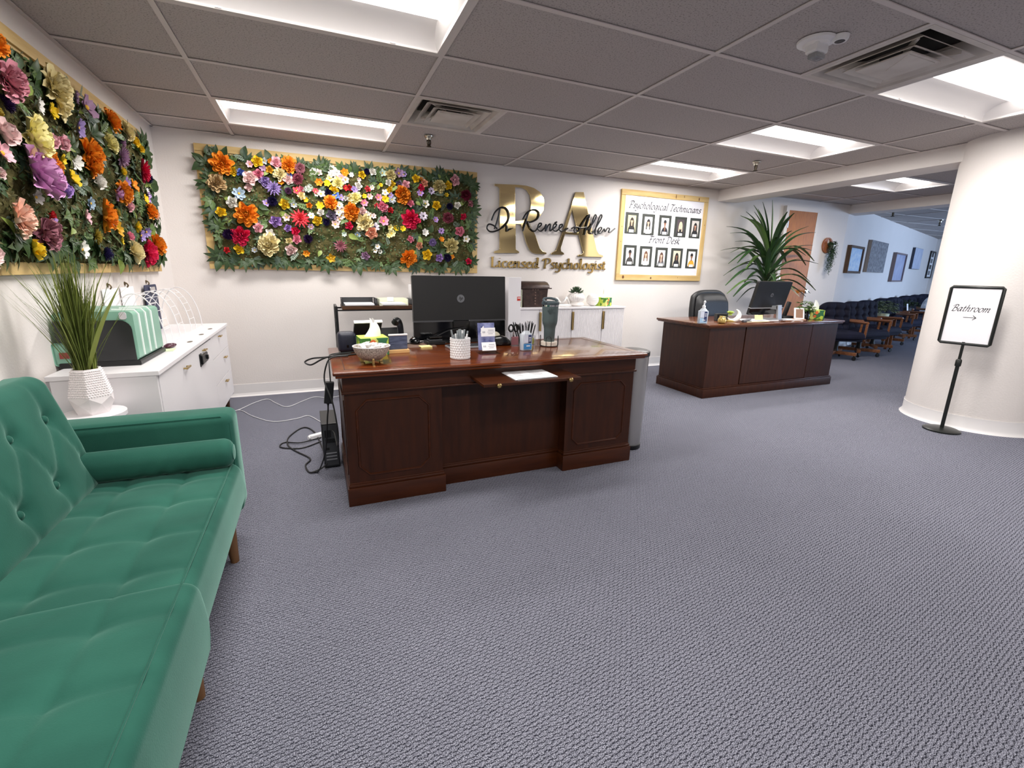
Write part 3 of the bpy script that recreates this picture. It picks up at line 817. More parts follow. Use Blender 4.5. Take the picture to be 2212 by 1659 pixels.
def onD(x, y):           # point measured on the top at .72, brought to the top's height
    k = (1.1861 - ZT) / (1.1861 - .72)
    return (1.1013 + (x - 1.1013) * k, -4.786 + (y + 4.786) * k, ZT)

# monitor (all-in-one) seen from the back
def letter_hp(mb, s, xf):
    def bar(x0, z0, x1, z1, w):
        d = Vector((x1 - x0, z1 - z0)); nrm = Vector((w / 2, 0))
        mb.prism([(x0 - w/2, z0), (x0 + w/2, z0), (x1 + w/2, z1), (x1 - w/2, z1)], 0, .0006, xf=xf)
    k = .36
    def p(x, z): return (x + z * k) * s, z * s
    for (x0, z0, x1, z1) in ((-.62, -.42, -.62, 1.0), (-.12, -.42, -.12, .30), (.22, -1.0, .22, .42), (.72, -.30, .72, .30)):
        a = p(x0, z0); b_ = p(x1, z1); bar(a[0], a[1], b_[0], b_[1], .17 * s)
    for (x0, x1, z) in ((-.62, -.12, .34), (.22, .72, .34), (.22, .72, -.36)):
        a = p(x0 - .08, z - .075); b_ = p(x1 + .08, z - .075); c = p(x1 + .06, z + .075); d_ = p(x0 - .08, z + .075)
        mb.prism([a, b_, c, d_], 0, .0006, xf=xf)
logo_g = M('logo_grey', '5a5c61', .4)
mon_back = M('monitor_back', '0b0b0d', .45, noise_=(200, '090a0c', .3, (1, 1, 1)))
def monitor(loc, rz, w, h, label, tilt=R(3), grp='office monitors', chin=.14, stand='black', zoff=.05):
    t = thing('monitor', label, 'monitor', loc, rz, grp)
    # local: back faces -y
    z0 = zoff
    xf = T((0, 0, z0)) @ RX(-tilt)
    MB().prism(rrect(-w/2, w/2, chin, h, .006), -.012, .022, xf=xf @ YZ).build('back_cover', mon_back, t)
    MB().prism(rrect(-w/2, w/2, chin - .004, chin + .006, .002), -.01, .024, xf=xf @ YZ).build('seam_strip', dgrey_m if stand == 'black' else silver_m, t)
    MB().prism(rrect(-w/2, w/2, 0, chin - .004, .006), -.012, .016, xf=xf @ YZ).build('chin', gloss_m, t)
    MB().prism(rrect(-w/2 + .012, w/2 - .012, .03, h - .012, .003), -.014, -.0122, xf=xf @ YZ).build('screen', M('screen_dark', '0a0c10', .15), t)
    lz = chin + (h - chin) * .50
    o = MB().lathe([(.0265 * w / .65, 0), (.0265 * w / .65, .001)], 40, xf=xf @ T((0, -.0221, lz)) @ RX(R(90))).build('logo', logo_g, t)
    mb = MB(); letter_hp(mb, .0165 * w / .65, xf @ T((0, -.0232, lz)) @ YZ)
    mb.build('logo_letters', gloss_m, o)
    return t, xf
m1, xf = monitor(onD(2.0, -1.765), 0, .652, .425, 'wide black desktop monitor seen from behind on the reception desk', zoff=.008, chin=.125)
MB().prism([(-.13, -.12), (.13, -.12), (.19, .10), (-.19, .10)], 0, .008, bev=.002).build('stand_base', black_m, m1)
MB().box(-.06, .06, -.022, .0, .006, .14, .006).build('stand_neck', gloss_m, m1)
MB().tube([(.02, -.03, .09), (-.10, -.055, .075), (-.22, -.08, .03), (-.33, -.09, .0045), (-.40, -.10, .004)], .0035, 6, smooth=5).build('cable', cable_m, m1, smooth=True)

# tissue boxes with a green printed pattern
def tissue_mat():
    m = bpy.data.materials.new('tissue_box_print'); m.use_nodes = True
    nt = m.node_tree; b = nt.nodes['Principled BSDF']; b.inputs['Roughness'].default_value = .6
    tc = nt.nodes.new('ShaderNodeTexCoord'); vo = nt.nodes.new('ShaderNodeTexVoronoi'); vo.inputs['Scale'].default_value = 34
    mp = nt.nodes.new('ShaderNodeMapping'); mp.inputs['Scale'].default_value = (1, 1, .75)
    nt.links.new(tc.outputs['Object'], mp.inputs[0]); nt.links.new(mp.outputs[0], vo.inputs['Vector'])
    cr = nt.nodes.new('ShaderNodeValToRGB'); cr.color_ramp.interpolation = 'CONSTANT'
    e = cr.color_ramp.elements; e[0].color = lin('3f7a33'); e[1].position = .85; e[1].color = lin('d9e07a')
    for p, c in ((.25, '9cc63f'), (.45, '4f8f3a'), (.6, 'b9d24c'), (.74, '2f6f4a')):
        x = e.new(p); x.color = lin(c)
    sp = nt.nodes.new('ShaderNodeSeparateColor'); nt.links.new(vo.outputs['Color'], sp.inputs[0]); nt.links.new(sp.outputs[0], cr.inputs[0])
    nt.links.new(cr.outputs[0], b.inputs['Base Color'])
    return m
tis_m = tissue_mat(); lime_m = M('lime_card', 'b7d54e', .6); orange_m = M('orange_print', 'e2703a', .6); tissue_m = M('tissue', 'f4f3f1', .9)
def tissue_mesh(mb, s):
    def fn(u, v):
        a = u * 2 * PI; r = .034 * (1 - .75 * v) + .006 * math.sin(3 * a + v * 2) * (1 - v * .4)
        return (r * math.cos(a) * 1.15 * s + .01 * math.sin(v * 3) * s, r * .5 * math.sin(a) * s, (v * .085 + .012 * math.sin(2 * a) * v) * s)
    return mb.grid(fn, 28, 10)
def tissue_box(loc, rz, s, label):
    t = thing('tissue_box', label, 'tissue box', loc, rz, 'green tissue boxes'); h = .085 * s; w = .066 * s
    MB().box(-w, w, -w * .95, w * .95, 0, h, .002).build('box', tis_m, t)
    MB().box(-w * .99, w * .99, -w * .94, w * .94, h - .0002, h + .001).build('lid', lime_m, t)
    tissue_mesh(MB(), s).build('tissue', tissue_m, t, smooth=True, loc=(0, 0, h - .006))
    mb = MB()
    for x, z, r in ((-.008, .062, .015), (-.022, .028, .014)):
        mb.lathe([(r * s, 0), (r * s, .0006)], 18, xf=T((x * s, -w * .95, z * s)) @ RX(R(90)))
    mb.build('printed_fruit', orange_m, t)
    return t
tissue_box(onD(1.375, -2.135), .08, 1.15, 'green tissue box behind the speckled bowl on the big desk')

# speaker, phone, card block
t = thing('speaker', 'small dark navy rounded cube speaker at the desk corner', 'speaker', onD(1.245, -2.02), .05)
MB().box(-.05, .05, -.05, .05, 0, .115, .022, 4).build('body', M('navy_black', '14172a', .5), t, smooth=True)
MB().box(-.006, .006, -.0515, -.049, .03, .045).build('port', gloss_m, t)
t = thing('desk_phone', 'black desk phone with angled display behind the tissue box', 'phone', onD(1.44, -1.86), .1)
b = MB().prism([(-.10, 0), (.11, 0), (.11, .03), (-.06, .12)], -.11, .11, xf=RZ(0) @ Matrix(((0, 0, 1, 0), (1, 0, 0, 0), (0, 1, 0, 0), (0, 0, 0, 1))), bev=.004)
b.build('base', black_m, t)
MB().box(-.13, .03, -.012, .008, 0, .115, .004, xf=T((-.03, -.05, .075)) @ RX(R(38))).build('display', blackm_m, t)
MB().box(-.132, .032, -.013, .009, .113, .119, .001, xf=T((-.03, -.05, .075)) @ RX(R(38))).build('display_rim', whitep_m, t)
MB().tube([(.085, -.09, .145), (.095, -.10, .165), (.13, -.03, .135), (.165, .08, .045), (.16, .10, .03)], [.02, .024, .02, .024, .02], 10, smooth=4).build('handset', black_m, t, smooth=True)
t = thing('card_block', 'clear block with navy card on a pale wood base', 'desk ornament', onD(1.515, -2.15), .06)
MB().box(-.065, .06, -.022, .022, 0, .020, .002).build('wood_base', M('pale_wood', 'd9ae74', .5), t)
MB().box(-.052, .052, -.006, .006, .020, .105, .003).build('navy_card', M('navy_card', '2e3650', .6, noise_=(40, '596480', .2, (.5, 1, 3))), t)
MB().box(-.054, .054, -.008, .008, .100, .109, .002).build('white_edge', whitep_m, t)

# bowl of sweets
bowl_m = M('speckled_stoneware', 'cfc6bc', .6, noise_=(190, '8a7f77', .1, (1, 1, 1)), bump=(150, .001, (1, 1, 1)))
t = thing('candy_bowl', 'speckled grey footed bowl filled with wrapped sweets', 'bowl', onD(1.342, -2.40))
pr = [(.018, .012), (.045, .018), (.068, .035), (.084, .06), (.093, .088), (.089, .088), (.078, .06), (.05, .03), (.0, .026)]
MB().lathe(pr, 40, cap=False).build('bowl', bowl_m, t, smooth=True)
MB().lathe([(.0932, .0865), (.0935, .089), (.089, .0895), (.0885, .087)], 40, cap=False).build('rim', white_m, t, smooth=True)
for a in (30, 150, 270):
    MB().box(-.009, .009, -.006, .006, 0, .03, .002, xf=RZ(R(a)) @ T((.052, 0, 0))).build('foot', brass_m, t)
sw = M('white_wrapper', 'f1efee', .35)
for k in range(26):
    a = rnd.uniform(0, 2*PI); r = rnd.uniform(0, .066) ** 1
    o = MB().box(-.017, .017, -.010, .010, -.005, .005, .003).box(-.026, -.017, -.007, .007, -.001, .001).box(.017, .026, -.007, .007, -.001, .001).build('wrapped_sweet', sw, None, loc=(onD(1.342, -2.40)[0] + r * math.cos(a), onD(1.342, -2.40)[1] + r * math.sin(a), ZT + .084 + rnd.uniform(-.004, .010)), rot=(rnd.uniform(-.5, .5), rnd.uniform(-.5, .5), rnd.uniform(0, 3)))
    setcust(o, 'white wrapped sweet piled in the speckled grey bowl', 'sweet', 'wrapped sweets in the bowl')
# mouse pad, mouse, notes, reader, keyboard
o = MB().prism(rrect(-.11, .11, -.08, .08, .015), 0, .003).build('mouse_pad', M('brown_pad', '6b5244', .7), None, loc=onD(1.665, -1.93), rot=(0, 0, .05)); setcust(o, 'thin brown mouse pad under the black mouse', 'mouse pad')
p = onD(1.664, -1.86)
t = thing('computer_mouse', 'black rounded mouse on the brown pad', 'mouse', (p[0], p[1], ZT + .003), .2)
MB().ball((0, 0, 0), .05, 20, 12, sc=(.62, 1.0, .62)).build('shell', gloss_m, t, smooth=True, loc=(0, 0, .012))
MB().box(-.004, .004, .02, .035, .034, .043, .002).build('wheel', dgrey_m, t)
o = MB().box(-.035, .035, -.03, .03, 0, .006).build('sticky_notes', yellow_m, None, loc=onD(1.705, -1.99), rot=(0, 0, .1)); setcust(o, 'pale yellow sticky note pad beside the black mouse', 'notes')
t = thing('card_reader', 'small black payment reader stacked on its dock', 'card reader', onD(1.785, -1.90), .05)
MB().box(-.06, .06, -.045, .045, 0, .026, .005).build('dock', black_m, t)
MB().box(-.042, .042, -.036, .036, .026, .034, .002).build('pad', dgrey_m, t)
MB().box(-.042, .042, -.032, .034, -.002, .014, .004, xf=T((0, 0, .040)) @ RX(R(-8))).build('reader', gloss_m, t)
t = thing('keyboard', 'thin silver keyboard behind the white pen cup', 'keyboard', onD(1.97, -2.07), .04)
MB().box(-.15, .15, -.055, .055, 0, .012, .003).build('case', silver_m, t)
mb = MB()
for r_ in range(5):
    for c in range(15):
        mb.box(-.142 + c * .019, -.126 + c * .019, -.046 + r_ * .019, -.030 + r_ * .019, .012, .016)
mb.build('keys', dgrey_m, t, kind='stuff')
# pen cup: cylinder covered in raised lozenges
t = thing('pen_cup', 'white textured pen cup full of grey pens', 'cup', onD(1.803, -2.415))
def cup(u, v):
    nseg = 24; a = 2 * PI * u; k = u * nseg * 1.0; row = v * 8.0
    f = abs(((k + (.5 if int(row) % 2 else 0)) % 1) - .5) * 2; g = row % 1
    r = .054 + .0022 * max(0, 1 - f * 1.1) * math.sin(PI * min(g * 1.02, 1)) 
    return (r * math.cos(a), r * math.sin(a), .004 + v * .106)
mb = MB().grid(cup, 192, 64).lathe([(.0525, .0), (.0545, .004)], 44).lathe([(.055, .108), (.0555, .113), (.052, .1135), (.0505, .03), (.0, .03)], 44, cap=False)
mb.build('cup', whitep_m, t, smooth=70)
pen_g = M('pen_grey', '8d9396', .35)
for k in range(15):
    a = 2 * PI * k / 15 + .3; r = .012 + .024 * ((k * 7) % 5) / 4
    tx, ty = math.cos(a) * r * 2.0, math.sin(a) * r * 1.6
    z1 = rnd.uniform(.125, .160)
    c0 = onD(1.803, -2.415)
    o = thing('pen', 'grey pen standing in the white textured cup', 'pen', (c0[0] + math.cos(a) * r * .7, c0[1] + math.sin(a) * r * .7, ZT + .031), 0, 'pens in the white cup')
    dx, dy = (tx - math.cos(a) * r) * .7, (ty - math.sin(a) * r) * .7
    MB().tube([(0, 0, 0), (dx, dy, z1 - .03)], .0042, 8).build('barrel', pen_g, o, smooth=True)
    MB().tube([(dx * .7, dy * .7, (z1 - .03) * .7), (dx * 1.02, dy * 1.02, (z1 - .028))], .0050, 8).build('cap', pen_g if k % 4 else whitep_m, o, smooth=True)
# card stand
t = thing('card_stand', 'clear acrylic stand holding two white business cards', 'card stand', onD(2.005, -2.30), -.03)
MB().box(-.062, .062, -.055, .05, 0, .004, .001).build('foot', acry_m, t)
MB().box(-.058, .058, -.002, .002, 0, .175, .001, xf=T((0, .02, .002)) @ RX(R(-10))).build('back_plate', acry_m, t)
MB().box(-.052, .052, -.0036, -.0024, .012, .172, xf=T((0, .02, .002)) @ RX(R(-10))).build('insert', M('lilac_navy_insert', '3b4379', .5, noise_=(14, '8d93bd', .08, (1, 1, 1))), t)
mb = MB(); mp2 = MB()
for zz, rx_ in ((.098, -10), (.018, -24)):
    xfm = T((0, -.004 - (.024 if zz < .05 else 0), zz)) @ RX(R(rx_)) @ RZ(0)
    mb.box(-.043, .043, -.0015, .0015, 0, .05, xf=xfm)
    mp2.box(.0, .034, -.0021, -.0016, .034, .038, xf=xfm).box(-.004, .036, -.0021, -.0016, .024, .027, xf=xfm).box(.0, .028, -.0021, -.0016, .014, .017, xf=xfm)
    mp2.box(-.034, -.028, -.0021, -.0016, .020, .030, xf=xfm).box(-.025, -.019, -.0021, -.0016, .020, .030, xf=xfm)
mb.build('business_card', paper_m, t); mp2.build('card_print', M('card_print_grey', 'a9aab4', .8), t)
MB().prism([(-.045, .118), (-.022, .14), (-.026, .160), (-.034, .150)], -.001, .001, xf=T((0, .006, 0)) @ YZ).build('paper_corner', paper_m, t)
# tape dispenser
t = thing('tape_dispenser', 'glossy black tape dispenser behind the card stand', 'tape dispenser', onD(2.175, -2.06), -.15)
def prof_yz(pts, x0, x1, mb): return mb.prism(pts, x0, x1, xf=Matrix(((0, 0, 1, 0), (1, 0, 0, 0), (0, 1, 0, 0), (0, 0, 0, 1))), bev=.004)
MB().prism([(-.10, 0), (.075, 0), (.07, .02), (.045, .052), (.0, .068), (-.05, .06), (-.085, .035), (-.10, .015)], -.026, .026, xf=YZ, bev=.008).build('body', gloss_m, t, smooth=True)
MB().lathe([(.027, -.010), (.027, .010)], 28, xf=T((-.03, 0, .062)) @ RX(R(90))).build('tape_roll', M('tape_roll', 'd8d3bd', .4), t, smooth=True)
# clear organiser with pens and scissors
t = thing('desk_organizer', 'clear acrylic desk organiser filled with pens and scissors', 'organizer', onD(2.325, -2.06), .05)
mb = MB()
for x0, x1, y0, y1, z1 in ((-.095, .085, -.04, -.037, .06), (-.095, .085, .037, .04, .09), (-.095, -.092, -.04, .04, .085), (.082, .085, -.04, .04, .06), (-.02, -.017, -.04, .04, .075), (-.095, .085, -.04, .04, .003)):
    mb.box(x0, x1, y0, y1, 0, z1)
mb.build('tray', acry_m, t)
MB().box(-.09, -.04, -.035, -.033, .004, .058).build('pink_card', M('pink_card', 'd9939b', .7), t)
MB().box(.035, .075, -.035, -.033, .004, .045).build('yellow_card', M('lemon_card', 'd9dd6a', .7), t)
c0 = onD(2.325, -2.06)
for k in range(14):
    x = -.005 + .075 * (k % 7) / 6; y = -.018 + .034 * (k // 7)
    o = thing('pen', 'black pen standing in the clear organiser', 'pen', (c0[0] + x - .01, c0[1] + y, ZT + .004), 0, 'pens in the clear organiser')
    dx = (x - .035) * .9; z1 = rnd.uniform(.115, .14)
    MB().tube([(0, 0, 0), (dx, .004, z1)], .004, 7).build('barrel', black_m, o, smooth=True)
    MB().tube([(dx, .004, z1), (dx * 1.06, .004, z1 + .008)], .0028, 6).build('tip', dgrey_m, o, smooth=True)
t = thing('scissors', 'black handled scissors standing in the clear organiser', 'scissors', (c0[0] - .058, c0[1], ZT + .004), 0)
MB().tube([(-.004, 0, 0), (-.002, 0, .085)], .004, 6).tube([(.006, 0, 0), (.004, 0, .085)], .004, 6).build('blades', chrome_m, t)
MB().tube([(-.018 + .016 * math.cos(a), 0, .105 + .022 * math.sin(a)) for a in [2*PI*k/14 for k in range(14)]], .006, 8, closed=True).tube([(.018 + .016 * math.cos(a), 0, .105 + .022 * math.sin(a)) for a in [2*PI*k/14 for k in range(14)]], .006, 8, closed=True).build('handles', black_m, t, smooth=True)
# sanitiser pump bottles
gel_m = M('clear_bottle', 'eaf1f8', .08, alpha=.38); blue_m = M('blue_label', '3f87c4', .4); navyl_m = M('navy_label', '33406b', .4)
def sanitizer(loc, rz, s, label, blue):
    t = thing('hand_sanitizer', label, 'bottle', loc, rz, 'hand sanitizer pump bottles')
    MB().prism(rrect(-.036 * s, .036 * s, -.024 * s, .024 * s, .016 * s), 0, .105 * s, bev=.006 * s).lathe([(.03 * s, .104 * s), (.022 * s, .116 * s), (.014 * s, .122 * s)], 20, sy=.8).build('bottle', gel_m, t, smooth=50)
    MB().prism(rrect(-.033 * s, .033 * s, -.021 * s, .021 * s, .014 * s), .004 * s, .055 * s).build('gel', M('gel_blue' if blue else 'gel_pale', '6aa4d8' if blue else 'd3e2f2', .2, trans=.5 if blue else .1, alpha=.85), t, smooth=50)
    MB().box(-.024 * s, .006 * s, -.0252 * s, -.0244 * s, .05 * s, .098 * s).build('label_panel', M('label_pale', 'd6dcec', .4) , t)
    MB().box(.004 * s, .026 * s, -.0254 * s, -.0246 * s, (.048 if blue else .02) * s, .098 * s).build('label_panel', navyl_m, t)
    MB().box(-.026 * s, .026 * s, -.0252 * s, -.0244 * s, .01 * s, .044 * s).build('label_panel', blue_m if blue else M('label_sky', 'a9cbe8', .4), t)
    mb = MB()
    for z in (.06, .07, .08): mb.box(.008 * s, .022 * s, -.026 * s, -.0254 * s, z * s, (z + .004) * s)
    mb.box(-.008 * s, .016 * s, -.026 * s, -.0252 * s, .028 * s, .034 * s)
    mb.build('label_print', M('label_white', 'f0f1f5', .5), t)
    MB().lathe([(.013 * s, .12 * s), (.013 * s, .142 * s), (.006 * s, .144 * s), (.005 * s, .170 * s)], 16).tube([(0, 0, .172 * s), (0, -.012 * s, .176 * s), (0, -.034 * s, .170 * s)], .0062 * s, 8).build('pump', M('pump_white', 'f2f3f6', .35) if not blue else acry_m, t, smooth=True)
    return t
sanitizer(onD(2.255, -2.285), 0, 1.0, 'blue hand sanitizer bottle in front of the clear organiser', True)
# insulated tumbler on stacked coasters in a wire holder
t = thing('coaster_set', 'stacked round cream coasters in a black wire holder', 'coasters', onD(2.475, -2.165))
for k in range(3):
    MB().lathe([(.052, 0), (.054, .003), (.054, .0055), (.052, .0085)], 36).build('coaster', M('cream_stone', 'e2d8cb', .6), t, smooth=True, loc=(0, 0, .004 + .0088 * k))
mb = MB().tube([(.058 * math.cos(a), .058 * math.sin(a), .003) for a in [2*PI*k/32 for k in range(32)]], .002, 6, closed=True)
for a in (R(-120), R(-35), R(55), R(145)):
    c, s_ = math.cos(a), math.sin(a); q = Vector((c, s_, 0)) * .058; sd = Vector((-s_, c, 0)) * .016
    mb.tube([q - sd + Vector((0, 0, .003)), q - sd + Vector((0, 0, .055)), q + Vector((0, 0, .068)), q + sd + Vector((0, 0, .055)), q + sd + Vector((0, 0, .003))], .002, 6, smooth=4)
mb.build('wire_holder', cable_m, t, smooth=True)
p = onD(2.475, -2.165)
t = thing('tumbler', 'tall slate green insulated tumbler standing on round coasters', 'tumbler', (p[0], p[1], ZT + .031))
tum_m = M('slate_green_steel', '566465', .38, noise_=(3, '4b595b', .3, (1, 1, 1))); tuml_m = M('slate_green_lid', '47545a', .4)
MB().lathe([(.033, 0), (.035, .003), (.037, .08), (.040, .098), (.047, .115), (.050, .135), (.0525, .235)], 40).build('body', tum_m, t, smooth=True)
MB().lathe([(.053, .226), (.0535, .2365)], 40).build('steel_band', chrome_m, t, smooth=True)
MB().lathe([(.055, .236), (.057, .240), (.057, .252), (.046, .258)], 40).build('lid', tuml_m, t, smooth=True)
MB().tube([(-.045, -.03, .25), (-.058, -.02, .262), (-.045, 0, .274), (0, .012, .276), (.035, 0, .268), (.045, -.01, .258)], .008, 8, smooth=4).build('carry_handle', tuml_m, t, smooth=True)
mb = MB()
for k in range(4): mb.prism([(0, 0), (.006, .02), (.004, .045 - k * .004), (-.004, .02)], 0, .0008, xf=T((-.026, -.0468, .18)) @ RZ(-.5) @ YZ @ RZ(R(-30 + 22 * k)))
mb.build('printed_leaf', M('tumbler_leaf', '3c494b', .4), t)

# computer, adapter and cables at the desk's left end
t = thing('computer_tower', 'small black computer tower standing on the carpet beside the desk', 'computer', (1.115, -1.84, 0), .02)
MB().box(-.045, .045, -.145, .145, .008, .285, .003).build('case', M('case_black', '222326', .45), t)
MB().box(-.038, .038, -.148, -.144, .02, .275).build('back_plate', M('port_plate', '55575a', .4, metal=.6), t)
mb = MB()
for k in range(3): mb.box(-.03, .03, -.151, -.147, .055 + .02 * k, .062 + .02 * k)
mb.build('slot_cover', silver_m, t)
MB().box(-.032, .005, -.151, -.147, .20, .245).box(-.03, -.01, -.151, -.147, .12, .135).box(-.03, .03, -.151, -.147, .165, .19).build('ports', black_m, t)
for x in (-.03, .03):
    for y in (-.12, .12): MB().box(x - .01, x + .01, y - .01, y + .01, 0, .008).build('foot', rubber_m, t)
def cable(pts, r, mat, name, label, n=7, group=None, sm=6):
    o = MB().tube(pts, r, n, smooth=sm).build(name, mat, None, smooth=True); return setcust(o, label, 'cable', group)
t = thing('power_adapter', 'black power adapter hanging by its cord off the desk edge', 'adapter', (1.128, -2.2, .53))
MB().box(-.022, .022, -.016, .016, -.06, .06, .004, xf=RY(R(8))).build('brick', black_m, t)
MB().tube([(.012, 0, .058), (.012, .02, .13), (.014, .06, .182), (.035, .10, .192), (.12, .13, .192), (.2, .15, .19)], .0035, 6, smooth=6).build('upper_cord', cable_m, t, smooth=True)
MB().tube([(-.009, 0, -.058), (-.012, 0, -.10), (-.018, 0, -.14), (-.03, .02, -.26), (-.05, .1, -.40), (-.09, .16, -.515), (-.12, .18, -.526)], [.008, .008, .005] + [.004] * 40, 7, smooth=6).build('lower_cord', cable_m, t, smooth=True)
cable([(1.26, -2.08, .7195), (1.19, -2.10, .7195), (1.135, -2.13, .712), (1.06, -2.11, .705), (1.02, -2.10, .685), (1.05, -2.12, .672), (1.10, -2.14, .70), (1.14, -2.15, .716), (1.20, -2.15, .7195), (1.29, -2.12, .7195)], .0045, cable_m, 'cable', 'black cable looping out over the desk top corner')
cable([(1.24, -2.17, .7195), (1.16, -2.19, .720), (1.128, -2.21, .69), (1.11, -2.22, .60), (1.14, -2.30, .50), (1.155, -2.34, .35), (1.15, -2.2, .22), (1.14, -2.04, .24), (1.125, -2.0, .245)], .004, cable_m, 'cable', 'black cable hanging down from the desk to the tower')
cable([(1.075, -1.72, .006), (1.02, -1.3, .006), (.94, -1.15, .006), (.85, -1.33, .006), (.85, -1.5, .006), (.90, -1.63, .006), (.99, -1.80, .006), (.965, -1.9, .006), (.99, -2.02, .006), (1.05, -2.02, .02), (1.09, -2.0, .04)], .005, cable_m, 'cable', 'thick black cable coiled on the carpet left of the tower')
cable([(1.06, -1.5, .006), (.94, -1.59, .006), (.83, -1.55, .006), (.80, -1.50, .007), (.83, -1.44, .006), (.93, -1.50, .013), (1.06, -1.42, .006)], .0045, cable_m, 'cable', 'thinner black loop of cable lying over the thick one')
cable([(.31, -.18, .005), (.33, -.36, .005), (.41, -.5, .005), (.52, -.3, .005), (.62, -.2, .005), (.70, -.36, .005), (.80, -.52, .005), (.92, -.37, .005), (1.02, -.26, .005), (1.15, -.33, .005), (1.3, -.25, .005)], .0032, cablew_m, 'cable', 'thin white wire wavering along the carpet by the back wall')
cable([(.36, -.55, .005), (.44, -.5, .005), (.56, -.72, .005), (.72, -.92, .005), (.88, -.90, .005), (.97, -.85, .005), (1.05, -1.02, .005), (1.1, -1.15, .005)], .0032, cablew_m, 'cable', 'nearer thin white wire lying across the carpet to the tower')
t = thing('plug_adapter', 'white plug block lying on the carpet behind the tower', 'plug', (1.03, -1.40, 0), .5)
MB().box(-.05, .05, -.02, .02, 0, .03, .006).build('block', whitep_m, t)
MB().lathe([(.014, 0), (.014, .012)], 14, xf=T((-.05, 0, .015)) @ RY(R(-90))).build('plug', whitep_m, t)
cable([(3.5, -.35, .005), (3.75, -.28, .005), (4.0, -.33, .005), (4.3, -.24, .005), (4.55, -.30, .005), (4.85, -.25, .005)], .005, cablew_m, 'cable', 'white cable on the carpet by the second desk')
# ------------------------------------------------------------------ console table, copier and sideboard along the back wall
t = thing('console_table', 'walnut topped console table with black ladder frame against the back wall', 'table', (1.95, -.28, 0))
MB().box(-.64, .80, -.17, .15, .826, .858, .003).build('top', walnut_m, t)
MB().box(-.64, .80, -.17, .15, .44, .46, .003).build('shelf', dgrey_m, t)
for x in (-.69, .79):
    for y in (-.17, -.02, .13):
        MB().box(x - .011, x + .011, y - .011, y + .011, 0, .856).build('leg', black_m, t)
    mb = MB()
    for z in (.2, .45, .72, .85): mb.box(x - .008, x + .008, -.17, .13, z - .008, z + .008)
    mb.build('side_rail', black_m, t)
MB().box(-.69, .79, .12, .135, .815, .83).box(-.69, .79, -.165, -.15, .815, .827).build('rail', black_m, t)
zc = .858
t = thing('letter_tray', 'black wire mesh letter tray with white paper on the console', 'tray', (1.46, -.32, zc))
mesh_m = M('black_mesh', '2a2b2e', .5)
mb = MB().box(-.14, .14, -.12, .12, 0, .004).box(-.14, .14, .116, .12, 0, .062).box(-.15, -.146, -.12, .12, 0, .062).box(.146, .15, -.12, .12, 0, .062)
mb.tube([(-.15, -.12, .01), (-.15, -.12, .062), (-.15, .12, .062), (.15, .12, .062), (.15, -.12, .062), (.15, -.12, .01)], .003, 6)
mb.build('mesh_tray', mesh_m, t)
MB().box(-.125, .125, -.13, .11, .005, .018).build('paper', paper_m, t)
t = thing('letter_tray', 'pale cream letter tray with papers and a small card, next to the black mesh one', 'tray', (1.76, -.33, zc))
cream_m = M('pale_cream_plastic', 'dfe2cd', .5)
MB().box(-.13, .13, -.11, .12, 0, .005).box(-.13, -.125, -.11, .12, 0, .06).box(.125, .13, -.11, .12, 0, .06).box(-.13, .13, .115, .12, 0, .06).box(-.13, .13, -.112, -.107, 0, .012).build('tray', cream_m, t)
MB().box(-.11, .10, -.12, .10, .006, .02, xf=RZ(.05)).build('paper', paper_m, t)
MB().box(-.03, .03, .108, .112, .025, .065).build('card', paper_m, t)
t = thing('copier', 'big white office copier on the console, mostly hidden behind the monitor', 'copier', (2.40, -.30, zc + .001))
MB().box(-.24, .34, -.17, .17, .05, .262, .008).box(-.45, -.24, -.15, .17, .05, .182, .006).build('body', whitep_m, t, smooth=True)
MB().box(-.47, .34, -.18, .17, 0, .052, .004).build('base', dgrey_m, t)
MB().box(-.22, .32, -.185, -.17, .10, .125).build('control_panel', grey_m, t)
MB().box(-.22, .32, -.16, .165, .262, .272, .004).build('lid', whitep_m, t)
t = thing('tall_box', 'tall slim white office cabinet with a small red sticker right of the monitor', 'cabinet', (2.975, -.40, 0))
MB().box(-.085, .052, -.06, .12, 0, 1.128, .004).build('body', white_m, t)
MB().box(.010, .046, -.0615, -.0595, .895, .935).build('red_sticker', red_m, t)
MB().box(.016, .044, -.0625, -.0612, .918, .926).build('sticker_print', paper_m, t)
MB().box(-.084, .051, -.0615, -.0595, .60, .604).build('seam', grey_m, t)

sb = thing('sideboard', 'low white sideboard with fluted doors and slim brass pulls on the back wall', 'cabinet', (3.05, -.02, 0))
MB().box(-.02, 1.375, -.315, 0, .792, .812, .002).build('top', white_m, sb)
MB().box(-.02, 1.37, -.285, 0, .06, .792).build('carcass', white_m, sb)
MB().box(.0, 1.35, -.27, -.02, 0, .06).build('plinth', white_m, sb)
xs = (-.135 + .135, .262, .665, 1.066, 1.368)
for k in range(4):
    x0, x1 = xs[k] + .003, xs[k+1] - .003
    mb = MB(); b = bmesh.new()
    mb.box(x0, x1, -.300, -.286, .075, .788)
    if k > 0:
        nfl = int((x1 - x0) / .0165); w_ = (x1 - x0) / nfl
        for q in range(nfl):
            xa = x0 + q * w_
            mb.prism([(xa + .001, -.300), (xa + w_ * .25, -.3045), (xa + w_ * .5, -.306), (xa + w_ * .75, -.3045), (xa + w_ - .001, -.300)], .078, .785)
    dr = mb.build('fluted_door' if k else 'door', white_m, sb, smooth=50)
    if k: MB().box(x0 - .004, x0 + .014, -.328, -.299, .56, .762, .002).build('pull', brass_m, dr)
zs_ = .812
t = thing('sorter', 'white pigeonhole sorter beside the brown letter box', 'sorter', (3.088, -.20, zs_))
mb = MB().box(-.032, .042, .06, .065, 0, .185)
